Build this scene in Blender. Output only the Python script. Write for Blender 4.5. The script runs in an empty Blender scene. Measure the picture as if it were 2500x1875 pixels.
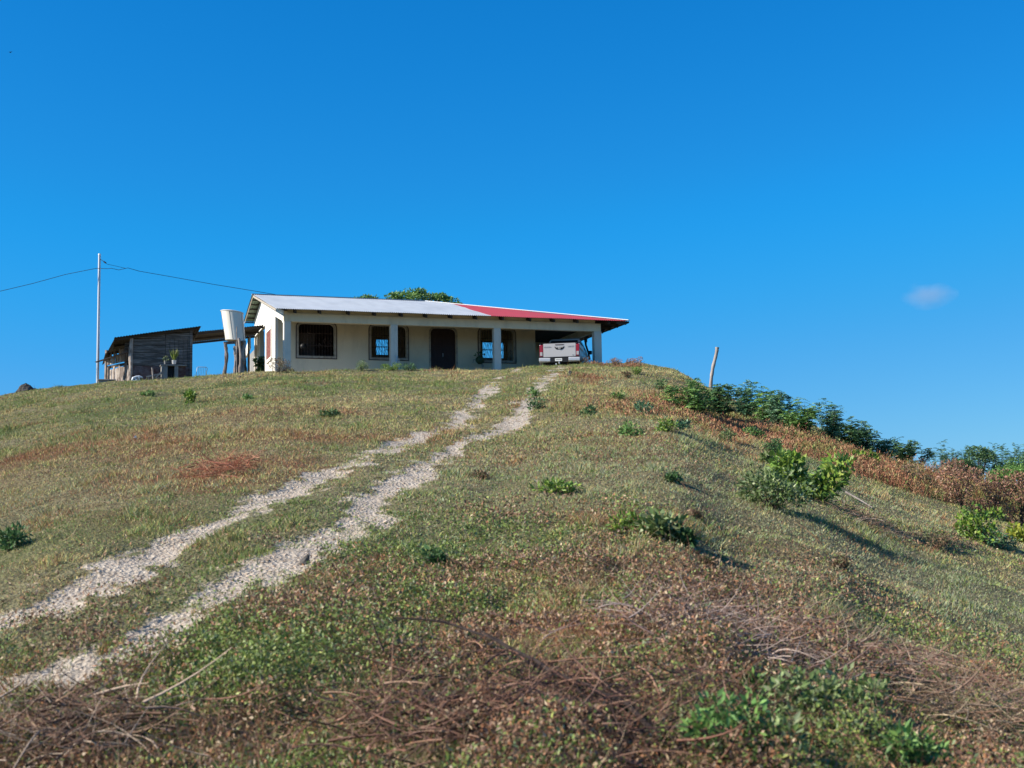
import bpy, math, random
import numpy as np
from mathutils import Matrix, Vector
from mathutils.geometry import tessellate_polygon
random.seed(7)
rng = np.random.default_rng(11)
S = bpy.context.scene
COL = S.collection
c, s = math.cos, math.sin

# ------------------------------------------------------------------ camera
FPX = 3200.0                       # focal length in pixels of the 2500 px wide photo
PITCH = math.atan(.1067); ROLL = .016
CAM = np.array([0, 0, 2.4])
Fw = np.array([0, c(PITCH), s(PITCH)])
R0 = np.array([1., 0, 0]); U0 = np.array([0, -s(PITCH), c(PITCH)])
Up = U0 * c(ROLL) + R0 * s(ROLL); Rt = R0 * c(ROLL) - U0 * s(ROLL)
cd = bpy.data.cameras.new("camera"); cam = bpy.data.objects.new("camera", cd); COL.objects.link(cam)
M = Matrix.Identity(4)
for i in range(3):
    M[i][0], M[i][1], M[i][2], M[i][3] = Rt[i], Up[i], -Fw[i], CAM[i]
cam.matrix_world = M
cd.sensor_width = 36; cd.lens = 36 * FPX / 2500; cd.clip_start = .1; cd.clip_end = 20000
cd.dof.use_dof = True; cd.dof.focus_distance = 46; cd.dof.aperture_fstop = 3.4
S.camera = cam

# ------------------------------------------------------------------ light
SUN_EL = math.radians(33)
SUN_H = np.array([-.955, -.293]); SUN_H /= np.linalg.norm(SUN_H)
sundir = Vector((SUN_H[0] * c(SUN_EL), SUN_H[1] * c(SUN_EL), s(SUN_EL)))
sl = bpy.data.lights.new("sun", 'SUN'); so = bpy.data.objects.new("sun", sl); COL.objects.link(so)
sl.energy = 5.0; sl.angle = math.radians(.53); sl.color = (1, .93, .82)
so.rotation_euler = sundir.to_track_quat('Z', 'Y').to_euler(); so.location = (-40, -10, 40)
wd = bpy.data.worlds.new("World"); S.world = wd; wd.use_nodes = True
nt = wd.node_tree; bg = nt.nodes['Background']
sky = nt.nodes.new('ShaderNodeTexSky'); sky.sky_type = 'NISHITA'; sky.sun_disc = False
sky.sun_elevation = SUN_EL; sky.sun_rotation = math.atan2(SUN_H[0], SUN_H[1])
sky.air_density = 1.0; sky.dust_density = .25; sky.ozone_density = 3.0
SKY_K, EXPO = .12, .72
def vscale(k, src):
    v = nt.nodes.new('ShaderNodeVectorMath'); v.operation = 'SCALE'; v.inputs['Scale'].default_value = k
    nt.links.new(src, v.inputs[0]); return v.outputs[0]
crv = nt.nodes.new('ShaderNodeRGBCurve')            # the deep tropical blue of this sky, channel by channel
q_ = 2 ** -EXPO
for ch, pts_ in enumerate([[(.132, .006), (.19, .0144), (.235, .0194), (.42, .098), (.8, .28)], [(.235, .205), (.322, .279), (.39, .342), (.61, .434), (.9, .62)], [(.42, .631), (.545, .775), (.60, .847), (.78, .875), (1.1, 1.1)]]):
    cu_ = crv.mapping.curves[ch]
    cu_.points[0].location = (0, 0); cu_.points[1].location = (pts_[-1][0], pts_[-1][1] * q_)
    for px_, py_ in pts_[:-1]: cu_.points.new(px_, py_ * q_)
crv.mapping.use_clip = False; crv.mapping.update()
nt.links.new(vscale(SKY_K, sky.outputs[0]), crv.inputs['Color'])
nt.links.new(vscale(1 / SKY_K, crv.outputs[0]), bg.inputs[0]); bg.inputs[1].default_value = SKY_K
S.view_settings.view_transform = 'Standard'; S.view_settings.look = 'None'
S.view_settings.exposure = EXPO; S.view_settings.gamma = 1
S.render.engine = 'CYCLES'; S.cycles.use_denoising = True
S.cycles.max_bounces = 6; S.cycles.diffuse_bounces = 3; S.cycles.transparent_max_bounces = 8

# ------------------------------------------------------------------ measuring: photo pixel -> ray -> real place
def ray(x, y):
    d = Fw[:, None] + Rt[:, None] * ((np.atleast_1d(x) - 1250) / FPX) + Up[:, None] * ((937.5 - np.atleast_1d(y)) / FPX)
    return (d / d[1]).T
TH = math.radians(18.3)
UN = np.array([c(TH), s(TH), 0]); VN = np.array([-s(TH), c(TH), 0])
P0 = CAM + ray(693, 907)[0] * 58
def loc(x, y, v=None, u=None, z=None):           # into the house's own axes
    d = ray(x, y)[0]; o = CAM - P0
    if v is not None: t = (v - o @ VN) / (d @ VN)
    elif u is not None: t = (u - o @ UN) / (d @ UN)
    else: t = (z - o[2]) / d[2]
    q = o + d * t
    return np.array([q @ UN, q @ VN, q[2]])
def W(u, v, z):
    return P0 + UN * u + VN * v + np.array([0, 0, z])
def at(x, y, Y):
    return CAM + ray(x, y)[0] * Y

# ------------------------------------------------------------------ noise and terrain
def _h(ix, iy, seed):
    n = (ix * 374761393 + iy * 668265263 + seed * 1442695041) & 0xffffffff
    n = ((n ^ (n >> 13)) * 1274126177) & 0xffffffff
    return ((n ^ (n >> 16)) & 0xffff) / 65535.0
def vnoise(x, y, seed=0):
    x = np.asarray(x, float); y = np.asarray(y, float)
    ix = np.floor(x).astype(np.int64); iy = np.floor(y).astype(np.int64)
    fx = x - ix; fy = y - iy; fx = fx * fx * (3 - 2 * fx); fy = fy * fy * (3 - 2 * fy)
    a, b = _h(ix, iy, seed), _h(ix + 1, iy, seed); cc, d = _h(ix, iy + 1, seed), _h(ix + 1, iy + 1, seed)
    return (a * (1 - fx) + b * fx) * (1 - fy) + (cc * (1 - fx) + d * fx) * fy
def fbm(x, y, seed=0, o=4):
    r = 0; a = .5; t = 0
    for k in range(o):
        r = r + a * vnoise(np.asarray(x) * 2 ** k, np.asarray(y) * 2 ** k, seed + k * 17); t += a; a *= .55
    return r / t
def sst(a, b, x):
    t = np.clip((x - a) / (b - a), 0, 1); return t * t * (3 - 2 * t)
# where the hill's brow stands: bearing (photo column), row of the brow, distance
BROW = [(-900, 1060, 58), (-400, 1010, 58), (0, 967, 58), (100, 950, 58.5), (240, 934, 58.5), (330, 930, 58), (470, 921, 57.5), (560, 912, 57), (690, 905, 56.5),
        (900, 903, 57.5), (1100, 905, 58.5), (1230, 903, 59.5), (1300, 894, 60), (1380, 888, 60.5), (1460, 887, 61.5), (1540, 890, 61), (1600, 893, 59.5),
        (1650, 903, 57), (1700, 930, 54), (1750, 958, 51), (1800, 980, 49), (1900, 1008, 46), (2000, 1040, 44), (2100, 1085, 42.5), (2200, 1125, 41),
        (2300, 1160, 40), (2400, 1190, 39), (2500, 1222, 38), (2800, 1300, 36), (3600, 1420, 34)]
_bx = np.arange(-900, 3601, 5.)
_by = np.interp(_bx, [b[0] for b in BROW], [b[1] for b in BROW]); _bY = np.interp(_bx, [b[0] for b in BROW], [b[2] for b in BROW])
_k = np.exp(-.5 * (np.arange(-12, 13) / 4.5) ** 2); _k /= _k.sum()
_by = np.convolve(np.pad(_by, 12, 'edge'), _k, 'valid'); _bY = np.convolve(np.pad(_bY, 12, 'edge'), _k, 'valid')
_rr = ray(_bx, _by); _bz = CAM[2] + _rr[:, 2] * _bY - .01
_ba = _rr[:, 0]                                        # bearing as X/Y
def terrain(X, Y, bumps=True):
    X = np.asarray(X, float); Y = np.asarray(Y, float)
    a = X / np.maximum(Y, 9)
    zc = np.interp(a, _ba, _bz); Yc = np.interp(a, _ba, _bY)
    t = np.clip(Y / Yc, 0, 1.6); g = t * (1 + .17 * (1 - t))
    zr = zc * g
    k = .5; h = np.clip(.5 + .5 * (zc - zr) / k, 0, 1)
    z = zc * (1 - h) + zr * h - k * h * (1 - h)
    over = np.maximum(Y - Yc - 20, 0); z = z - (z + 3) * (1 - np.exp(-(over / 35) ** 1.5))
    if bumps:
        near = 1 - sst(60, 90, Y)
        fl = 1 - .9 * sst(-3, 1, Y - Yc)
        z = z + near * fl * ((fbm(X * .35, Y * .28, 3, 3) - .5) * .34 + (fbm(X * 1.5, Y * 1.2, 9, 3) - .5) * .13)
    return z
def ground_at(x, y):
    d = ray(x, y)[0]; lo = 3.
    for Y in np.arange(3, 62, .1):
        p = CAM + d * Y
        if p[2] < terrain(p[0], p[1]): return np.array([p[0], p[1], float(terrain(p[0], p[1]))])
    Yc = float(np.interp(d[0], _ba, _bY)); p = CAM + d * Yc
    return np.array([p[0], p[1], float(terrain(p[0], p[1]))])
def gz(x, y): return float(terrain(x, y))

# wheel tracks
LT = [(1262, 902, .5), (1245, 912, .5), (1200, 942, .45), (1160, 985, .42), (1120, 1030, .45), (1070, 1052, .4), (1000, 1075, .42), (900, 1108, .4), (800, 1157, .46), (700, 1202, .55), (600, 1245, .5), (500, 1293, .5),
      (400, 1342, .5), (300, 1397, .5), (200, 1448, .5), (100, 1490, .5), (0, 1520, .5), (-150, 1575, .5)]
RTK = [(1372, 893, .7), (1355, 912, .65), (1320, 942, .5), (1290, 982, .45), (1262, 1028, .36), (1225, 1055, .22), (1110, 1085, .4), (1080, 1115, .5), (1030, 1152, .55), (950, 1195, .45), (900, 1238, .38), (850, 1288, .3), (750, 1340, .34),
       (650, 1392, .5), (550, 1452, .55), (450, 1510, .7), (350, 1570, .9), (250, 1612, 1.0), (150, 1648, 1.0), (50, 1678, 1.0), (-60, 1708, 1.0), (-200, 1770, 1.0)]
def tline(T):
    P = np.array([ground_at(x, y)[:2] for x, y, w in T]); Wd = np.array([w for _, _, w in T])
    q = np.linspace(0, len(T) - 1, len(T) * 12); k = np.arange(len(T))
    return np.c_[np.interp(q, k, P[:, 0]), np.interp(q, k, P[:, 1])], np.interp(q, k, Wd)
TL = [tline(LT), tline(RTK)]
def bare(X, Y):
    X = np.asarray(X, float); Y = np.asarray(Y, float); out = np.zeros(X.shape)
    m = (Y > 2) & (Y < 66) & (X > -12) & (X < 8)
    x = X[m]; y = Y[m]; r = np.zeros(x.shape)
    wob = (fbm(x * 1.6, y * 1.1, 31, 4) - .5)
    wob2 = fbm(x * 7, y * 5, 37, 3) - .5
    for P, w in TL:
        for i0 in range(0, len(x), 40000):
            xx = x[i0:i0 + 40000]; yy = y[i0:i0 + 40000]
            d = np.hypot(xx[:, None] - P[None, :, 0], yy[:, None] - P[None, :, 1])
            j = d.argmin(1); dd = d[np.arange(len(xx)), j] + wob[i0:i0 + 40000] * .55 + wob2[i0:i0 + 40000] * .6
            r[i0:i0 + 40000] = np.maximum(r[i0:i0 + 40000], 1 - sst(w[j] * .20, w[j] * .20 + .30, dd))
    out[m] = r
    return out

# patches of the pasture: photo place, size in m, weight; 'r' rust dry, 'g' green, 's' silver green, 'w' leafy weeds
PATCH = {}
def patch(kind, lst):
    PATCH[kind] = [(ground_at(x, y)[:2], rx, ry, w) for x, y, rx, ry, w in lst]
patch('r', [(545, 1155, 1.3, 1.6, 1.2), (470, 1085, 2.2, 1.0, .5), (620, 1058, 2.6, 1.2, .9), (200, 1095, 3.0, 1.4, .8), (330, 1080, 2, 1.0, .6), (720, 1005, 1.6, 1.6, .5), (430, 1090, 2, 1, .6), (60, 1130, 3, 2, .4),
            (330, 1260, .8, 1.0, .5), (1660, 1010, 2.0, 3, .8), (1720, 1030, 2, 2, .7), (1590, 1000, 2, 2, .5), (1380, 925, 1.5, 2, .5), (1420, 915, 1, 1, .5), (1480, 970, 1.6, 2.5, .4),
            (1560, 1090, 2.0, 2.5, .45), (1480, 1130, 2.5, 2.5, .35), (1900, 1330, 1.8, 1, .35), (1850, 1500, 1.5, 1, .7), (1700, 1560, 1.5, .8, .8), (2050, 1580, 1.2, .6, .8), ])
BRN = [(ground_at(x, y)[:2], rx, ry, w) for x, y, rx, ry, w in [(1300, 1650, 1.6, .7, .9), (1000, 1750, 1.4, .6, .9), (1500, 1720, 1.6, .8, 1), (1250, 1800, 1.8, .6, 1), (2250, 1750, 2.2, .9, 1), (800, 1820, 1.0, .4, .8), (1700, 1580, 2, .8, 1), (2100, 1600, 2, .7, 1), (2400, 1700, 1.5, .8, .9), (1500, 1860, 2, .5, 1), (1420, 1540, 1.6, .8, .5)]]
patch('g', [(600, 940, 3.5, 3, .9), (640, 925, 1.5, 2, .8), (370, 985, 2.5, 2, .6), (700, 985, 1.5, 1, .6), (280, 1010, 3, 2.5, .5), (850, 945, 2, 2, .3), (1150, 940, 1, 3, .2), (1230, 970, .8, 3, .5), (1330, 960, 1, 3, .4), (1050, 1060, 2, 2, .3),
            (380, 1280, 1.5, 1, .4), (130, 1330, 2, 1.2, .4), (70, 1740, 1.2, .3, 1.0), (350, 1720, 1.2, .4, .8), (520, 1660, .7, .4, .6), (950, 1370, 1.1, 1, .7), (430, 1500, 1, .4, .3), (1900, 1790, 1.2, .4, 1), (1850, 1660, 1, .4, .7), (1080, 1470, 1.2, .8, .4)])
patch('s', [(1700, 1170, 4, 4, .8), (1750, 1110, 3, 2, .7), (2150, 1230, 3, 3, .8), (2200, 1400, 2.5, 2.5, .9), (2350, 1500, 2, 1.5, .9), (1850, 1420, 2, 1.5, .7), (1250, 1150, 2.2, 2.5, .7), (1500, 1210, 2.5, 2, .5), (1450, 930, 2, 2, .5), (1600, 905, 2, 2, .4),
            (2050, 1450, 2, 1.5, .8), (1040, 1340, 1, 1.3, .5), (100, 1230, 2.5, 2, .5)])
patch('w', [(1250, 1600, 3.2, 1.6, 1), (1700, 1650, 3.6, 1.4, 1), (2200, 1700, 3.4, 1.4, 1), (1500, 1800, 3, 1, 1), (1000, 1700, 1.6, .9, .9), (750, 1720, 1.2, .7, .9), (600, 1800, 1.2, .5, .8), (1400, 1400, 2.2, 1.6, .75), (1150, 1450, 1.6, 1.2, .6),
            (1600, 1480, 2, 1.2, .7), (1900, 1850, 4, .8, 1), (2400, 1850, 3, 1, 1), (1000, 1850, 3, .6, 1), (2450, 1600, 1.5, 1, .7), (1300, 1310, 1.8, 1.4, .4), (2250, 1310, 1.6, 1.0, .6), (1350, 1080, 2, 2.5, .3), (1330, 985, 1.2, 2.5, .4)])
def pmap(kind, X, Y):
    r = np.zeros(np.shape(X))
    for (p, rx, ry, w) in (BRN if kind == 'b' else PATCH[kind]):
        r = np.maximum(r, w * np.exp(-.9 * (((X - p[0]) / rx) ** 2 + ((Y - p[1]) / ry) ** 2)))
    return r

# ------------------------------------------------------------------ materials
def mat(name, color=(.5, .5, .5), rough=.8, metal=0, spec=.3, noise=None, bump=None, attr=None, transl=0, stripes=None):
    m = bpy.data.materials.new(name); m.use_nodes = True
    t = m.node_tree; b = t.nodes['Principled BSDF']
    b.inputs['Roughness'].default_value = rough; b.inputs['Metallic'].default_value = metal
    b.inputs['Specular IOR Level'].default_value = spec
    col = None
    tc = t.nodes.new('ShaderNodeTexCoord')
    if attr:
        a = t.nodes.new('ShaderNodeAttribute'); a.attribute_name = attr; col = a.outputs['Color']
    elif noise:      # (scale, color2, detail, lo, hi, stretch)
        sc, c2, lo, hi, st = noise
        mp = t.nodes.new('ShaderNodeMapping'); mp.inputs['Scale'].default_value = st
        n = t.nodes.new('ShaderNodeTexNoise'); n.inputs['Scale'].default_value = sc; n.inputs['Detail'].default_value = 6; n.inputs['Roughness'].default_value = .65
        r = t.nodes.new('ShaderNodeValToRGB'); r.color_ramp.elements[0].position = lo; r.color_ramp.elements[1].position = hi
        r.color_ramp.elements[0].color = (*color, 1); r.color_ramp.elements[1].color = (*c2, 1)
        t.links.new(tc.outputs['Object'], mp.inputs[0]); t.links.new(mp.outputs[0], n.inputs[0]); t.links.new(n.outputs[0], r.inputs[0]); col = r.outputs[0]
    if col: t.links.new(col, b.inputs['Base Color'])
    else: b.inputs['Base Color'].default_value = (*color, 1)
    if bump:
        sc, stg, dist = bump
        n2 = t.nodes.new('ShaderNodeTexNoise'); n2.inputs['Scale'].default_value = sc; n2.inputs['Detail'].default_value = 5
        bp = t.nodes.new('ShaderNodeBump'); bp.inputs['Strength'].default_value = stg; bp.inputs['Distance'].default_value = dist
        t.links.new(tc.outputs['Object'], n2.inputs[0]); t.links.new(n2.outputs[0], bp.inputs['Height']); t.links.new(bp.outputs[0], b.inputs['Normal'])
    if transl:
        tr = t.nodes.new('ShaderNodeBsdfTranslucent'); mxs = t.nodes.new('ShaderNodeMixShader'); mxs.inputs[0].default_value = transl
        if col: t.links.new(col, tr.inputs[0])
        else: tr.inputs[0].default_value = (*color, 1)
        t.links.new(b.outputs[0], mxs.inputs[1]); t.links.new(tr.outputs[0], mxs.inputs[2])
        t.links.new(mxs.outputs[0], t.nodes['Material Output'].inputs[0])
    return m
m_leaf = mat('leaf', attr='col', rough=.5, spec=.35, transl=.22)
m_blade = mat('grass_blade', attr='col', rough=.75, spec=.15, transl=.15)
m_stone = mat('gravel_stone', attr='col', rough=.9, spec=.2)
m_stem = mat('dry_stem', attr='col', rough=.85, spec=.15)
m_wall = mat('cream_plaster', (.76, .65, .47), .9, noise=(1.3, (.54, .46, .34), .48, .8, (1, 1, .35)), bump=(14, .15, .02))
m_wallw = mat('white_plaster', (.80, .77, .70), .9, noise=(1.3, (.70, .66, .58), .45, .8, (1, 1, .4)), bump=(14, .15, .02))
m_colm = mat('column_plaster', (.66, .61, .52), .9, noise=(2.2, (.44, .41, .35), .5, .8, (1, 1, .35)), bump=(18, .2, .02))
m_conc = mat('rough_concrete', (.30, .29, .27), .95, noise=(3, (.16, .15, .14), .35, .7, (1, 1, 1)), bump=(20, .4, .03))
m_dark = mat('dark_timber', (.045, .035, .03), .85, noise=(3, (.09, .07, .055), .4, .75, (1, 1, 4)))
m_wood = mat('weathered_plank', (.085, .075, .068), .9, noise=(4, (.32, .30, .28), .46, .72, (.3, 1, 4)), bump=(30, .4, .01))
m_plank2 = mat('faded_red_plank', (.09, .045, .04), .9, noise=(4, (.17, .14, .14), .4, .62, (.6, 1, 1)), bump=(30, .4, .01))
m_bamboo = mat('bleached_wood', (.42, .36, .31), .85, noise=(6, (.16, .12, .10), .45, .62, (1, 1, .5)), bump=(25, .4, .01))
m_post = mat('rough_post', (.10, .075, .06), .95, noise=(9, (.32, .27, .24), .45, .62, (1, 1, .25)), bump=(25, .8, .03))
m_grey = mat('grey_post', (.40, .35, .31), .9, noise=(7, (.20, .16, .14), .4, .65, (1, 1, .3)), bump=(25, .6, .02))
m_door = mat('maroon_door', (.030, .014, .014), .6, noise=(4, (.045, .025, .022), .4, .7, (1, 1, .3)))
m_shut = mat('maroon_shutter', (.16, .045, .035), .7, noise=(7, (.28, .12, .10), .45, .65, (1, 1, 1)))
m_trim = mat('window_trim', (.42, .37, .30), .85, noise=(6, (.25, .20, .16), .45, .7, (1, 1, 1)))
m_line = mat('maroon_line', (.05, .03, .03), .7)
m_iron = mat('iron_grill', (.12, .08, .07), .6, noise=(8, (.28, .2, .17), .5, .62, (1, 1, 1)))
m_roofw = mat('grey_zinc_roof', (.42, .45, .475), .5, .2, noise=(1.2, (.34, .365, .39), .4, .7, (1, .2, 1)))
m_roofr = mat('red_painted_roof', (.36, .045, .05), .5, noise=(1.0, (.30, .05, .055), .4, .7, (1, .2, 1)))
m_cap = mat('white_ridge_cap', (.75, .76, .76), .5)
m_green = mat('green_roof_underside', (.20, .28, .19), .7, noise=(1.5, (.26, .33, .24), .4, .7, (1, 1, 1)))
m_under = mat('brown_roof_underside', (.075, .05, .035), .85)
m_rust = mat('rusty_zinc', (.07, .055, .05), .7, noise=(2, (.14, .11, .10), .4, .65, (1, 1, 1)))
m_tank = mat('white_tank', (.74, .70, .62), .55, noise=(2, (.58, .53, .45), .5, .8, (1, 1, .3)))
m_galv = mat('galvanised_steel', (.50, .51, .53), .45, .5)
m_black = mat('black_plastic', (.012, .012, .013), .5)
m_glass = mat('dark_glass', (.012, .014, .018), .12, spec=.3)
m_paint = mat('silver_paint', (.43, .41, .40), .35, .1, spec=.5)
m_chrome = mat('chrome', (.55, .54, .53), .3, .35)
m_red = mat('red_lens', (.24, .01, .018), .2, spec=.5)
m_clear = mat('clear_lens', (.35, .33, .33), .2, spec=.5)
m_plate = mat('plate_white', (.75, .75, .72), .5)
m_rubber = mat('tyre_rubber', (.015, .015, .015), .85)
m_rock = mat('dark_rock', (.05, .045, .04), .95, noise=(4, (.12, .11, .10), .4, .7, (1, 1, 1)), bump=(12, .6, .05))
m_wire = mat('wire_black', (.02, .025, .04), .6)
m_potg = mat('green_pot', (.05, .08, .04), .6)
m_potw = mat('white_pot', (.6, .58, .55), .6)
m_blue = mat('light_plastic', (.55, .6, .7), .5)
m_charred = mat('charred_wood', (.018, .012, .011), .9, noise=(9, (.05, .035, .03), .4, .7, (1, 1, 1)))

# ------------------------------------------------------------------ object helpers
def tag(o, label=None, cat=None, group=None, kind=None):
    if label: o['label'] = label
    if cat: o['category'] = cat
    if group: o['group'] = group
    if kind: o['kind'] = kind
    return o
def empty(name, pos, rz=0, label=None, cat=None, group=None):
    o = bpy.data.objects.new(name, None); COL.objects.link(o); o.location = [float(q) for q in pos]; o.rotation_euler = (0, 0, rz)
    o.empty_display_size = .2
    return tag(o, label, cat, group)
def raw(name, V, Fc, m, parent=None, smooth=False, col=None, mats=None, midx=None):
    """V (n,3); Fc (k,3) or (k,4) int array or list of lists"""
    me = bpy.data.meshes.new(name)
    if isinstance(Fc, np.ndarray):
        n, k = Fc.shape
        me.vertices.add(len(V)); me.vertices.foreach_set('co', np.asarray(V, np.float32).ravel())
        me.loops.add(n * k); me.loops.foreach_set('vertex_index', Fc.astype(np.int32).ravel())
        me.polygons.add(n); me.polygons.foreach_set('loop_start', (np.arange(n) * k).astype(np.int32))
        me.update(calc_edges=True)
    else:
        me.from_pydata([tuple(map(float, v)) for v in V], [], [list(map(int, f)) for f in Fc])
    if col is not None:
        a = me.color_attributes.new('col', 'FLOAT_COLOR', 'POINT')
        cc = np.ones((len(V), 4), np.float32); cc[:, :3] = col; a.data.foreach_set('color', cc.ravel())
    for q in (mats or [m]): me.materials.append(q)
    if midx is not None: me.polygons.foreach_set('material_index', np.asarray(midx, np.int32))
    if smooth: me.polygons.foreach_set('use_smooth', np.ones(len(me.polygons), bool))
    me.update()
    o = bpy.data.objects.new(name, me); COL.objects.link(o)
    if parent: o.parent = parent
    return o
class MB:
    def __init__(s_): s_.v = []; s_.f = []
    def add(s_, V, Fc):
        o = len(s_.v); s_.v += [tuple(map(float, v)) for v in V]; s_.f += [[i + o for i in f] for f in Fc]; return s_
    def box(s_, a, b):
        x0, y0, z0 = a; x1, y1, z1 = b
        return s_.add([(x0, y0, z0), (x1, y0, z0), (x1, y1, z0), (x0, y1, z0), (x0, y0, z1), (x1, y0, z1), (x1, y1, z1), (x0, y1, z1)],
                      [(0, 3, 2, 1), (4, 5, 6, 7), (0, 1, 5, 4), (1, 2, 6, 5), (2, 3, 7, 6), (3, 0, 4, 7)])
    def beam(s_, p, q, w, h, up=(0, 0, 1)):
        p = Vector(p); q = Vector(q); d = (q - p).normalized(); u = Vector(up)
        r = d.cross(u); r = r.normalized() if r.length > 1e-5 else Vector((1, 0, 0)); u = r.cross(d)
        V = [e + r * a * w / 2 + u * b * h / 2 for e in (p, q) for a, b in ((-1, -1), (1, -1), (1, 1), (-1, 1))]
        return s_.add(V, [(0, 3, 2, 1), (4, 5, 6, 7), (0, 1, 5, 4), (1, 2, 6, 5), (2, 3, 7, 6), (3, 0, 4, 7)])
    def tube(s_, pts, rad, n=8, caps=True):
        pts = [Vector(p) for p in pts]; k = len(pts)
        rad = rad if hasattr(rad, '__len__') else [rad] * k
        V = []; a = None
        for i, p in enumerate(pts):
            d = (pts[min(i + 1, k - 1)] - pts[max(i - 1, 0)]).normalized()
            if a is None: a = d.cross(Vector((0, 0, 1))) if abs(d.z) < .9 else d.cross(Vector((1, 0, 0)))
            a = (a - d * a.dot(d)).normalized(); b = d.cross(a)
            for j in range(n):
                t = 2 * math.pi * j / n; V.append(p + (a * c(t) + b * s(t)) * rad[i])
        Fc = [(i * n + j, i * n + (j + 1) % n, (i + 1) * n + (j + 1) % n, (i + 1) * n + j) for i in range(k - 1) for j in range(n)]
        if caps: Fc += [list(range(n))[::-1], [(k - 1) * n + j for j in range(n)]]
        return s_.add(V, Fc)
    def loft(s_, secs, close=True):
        n = len(secs[0]); V = [p for q in secs for p in q]
        Fc = [(i * n + j, i * n + (j + 1) % n, (i + 1) * n + (j + 1) % n, (i + 1) * n + j) for i in range(len(secs) - 1) for j in range(n)]
        if close: Fc += [list(range(n))[::-1], [(len(secs) - 1) * n + j for j in range(n)]]
        return s_.add(V, Fc)
    def panel(s_, outer, holes, fn, t0, t1):
        """flat slab with holes; fn(a, b, t) -> 3d"""
        loops = [outer] + holes
        tri = tessellate_polygon([[Vector((a, b, 0)) for a, b in L] for L in loops])
        flat = [p for L in loops for p in L]; n = len(flat)
        V = [fn(a, b, t0) for a, b in flat] + [fn(a, b, t1) for a, b in flat]
        Fc = [tuple(t) for t in tri] + [(t[2] + n, t[1] + n, t[0] + n) for t in tri]
        o = 0
        for L in loops:
            k = len(L)
            for i in range(k): Fc.append((o + i, o + (i + 1) % k, n + o + (i + 1) % k, n + o + i))
            o += k
        return s_.add(V, Fc)
    def build(s_, name, m, parent=None, smooth=False, bevel=0):
        o = raw(name, s_.v, s_.f, m, parent)
        if bevel:
            b = o.modifiers.new('b', 'BEVEL'); b.width = bevel; b.segments = 2; b.limit_method = 'ANGLE'
        if smooth:
            o.data.polygons.foreach_set('use_smooth', np.ones(len(o.data.polygons), bool))
            try: o.data.set_sharp_from_angle(angle=math.radians(40))
            except Exception: pass
        return o
def rrect(a0, b0, a1, b1, r, n=5):               # opening with two round top corners
    L = [(a0, b0), (a1, b0)]
    for k in range(n + 1):
        t = math.pi / 2 * k / n; L.append((a1 - r + r * c(t), b1 - r + r * s(t)))
    for k in range(n + 1):
        t = math.pi / 2 + math.pi / 2 * k / n; L.append((a0 + r + r * c(t), b1 - r + r * s(t)))
    return L

# ------------------------------------------------------------------ ground and wheel track
def axis_grid(n, dense, far, mid=0, pw=3.2):
    q = np.linspace(-1, 1, n); g = dense * q + (far - dense) * np.sign(q) * np.abs(q) ** 15
    return g + mid
gx = axis_grid(640, 30, 2500)
q = np.linspace(0, 1, 720)
gyf = np.concatenate([[-2500, -1000, -400, -150, -60, -25, -10, -4], np.geomspace(3.5, 68, 600) - 3.5 + 0.0, np.geomspace(68, 2500, 60)[1:]])
gyf = np.unique(gyf)
GX, GY = np.meshgrid(gx, gyf); GZ = terrain(GX, GY); BR = bare(GX, GY)
GZ = GZ - .035 * sst(.2, 1, BR)
ny, nx = GX.shape
V = np.c_[GX.ravel(), GY.ravel(), GZ.ravel()]
idx = np.arange(nx * ny).reshape(ny, nx)
FQ = np.c_[idx[:-1, :-1].ravel(), idx[:-1, 1:].ravel(), idx[1:, 1:].ravel(), idx[1:, :-1].ravel()]
bq = BR.ravel()[FQ].mean(1)
xr, yr = GX.ravel(), GY.ravel()
ga = np.zeros((len(V), 3)); ga[:, 0] = BR.ravel(); ga[:, 1] = np.clip(pmap('r', xr, yr), 0, 1); ga[:, 2] = np.clip(pmap('g', xr, yr), 0, 1)
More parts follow.
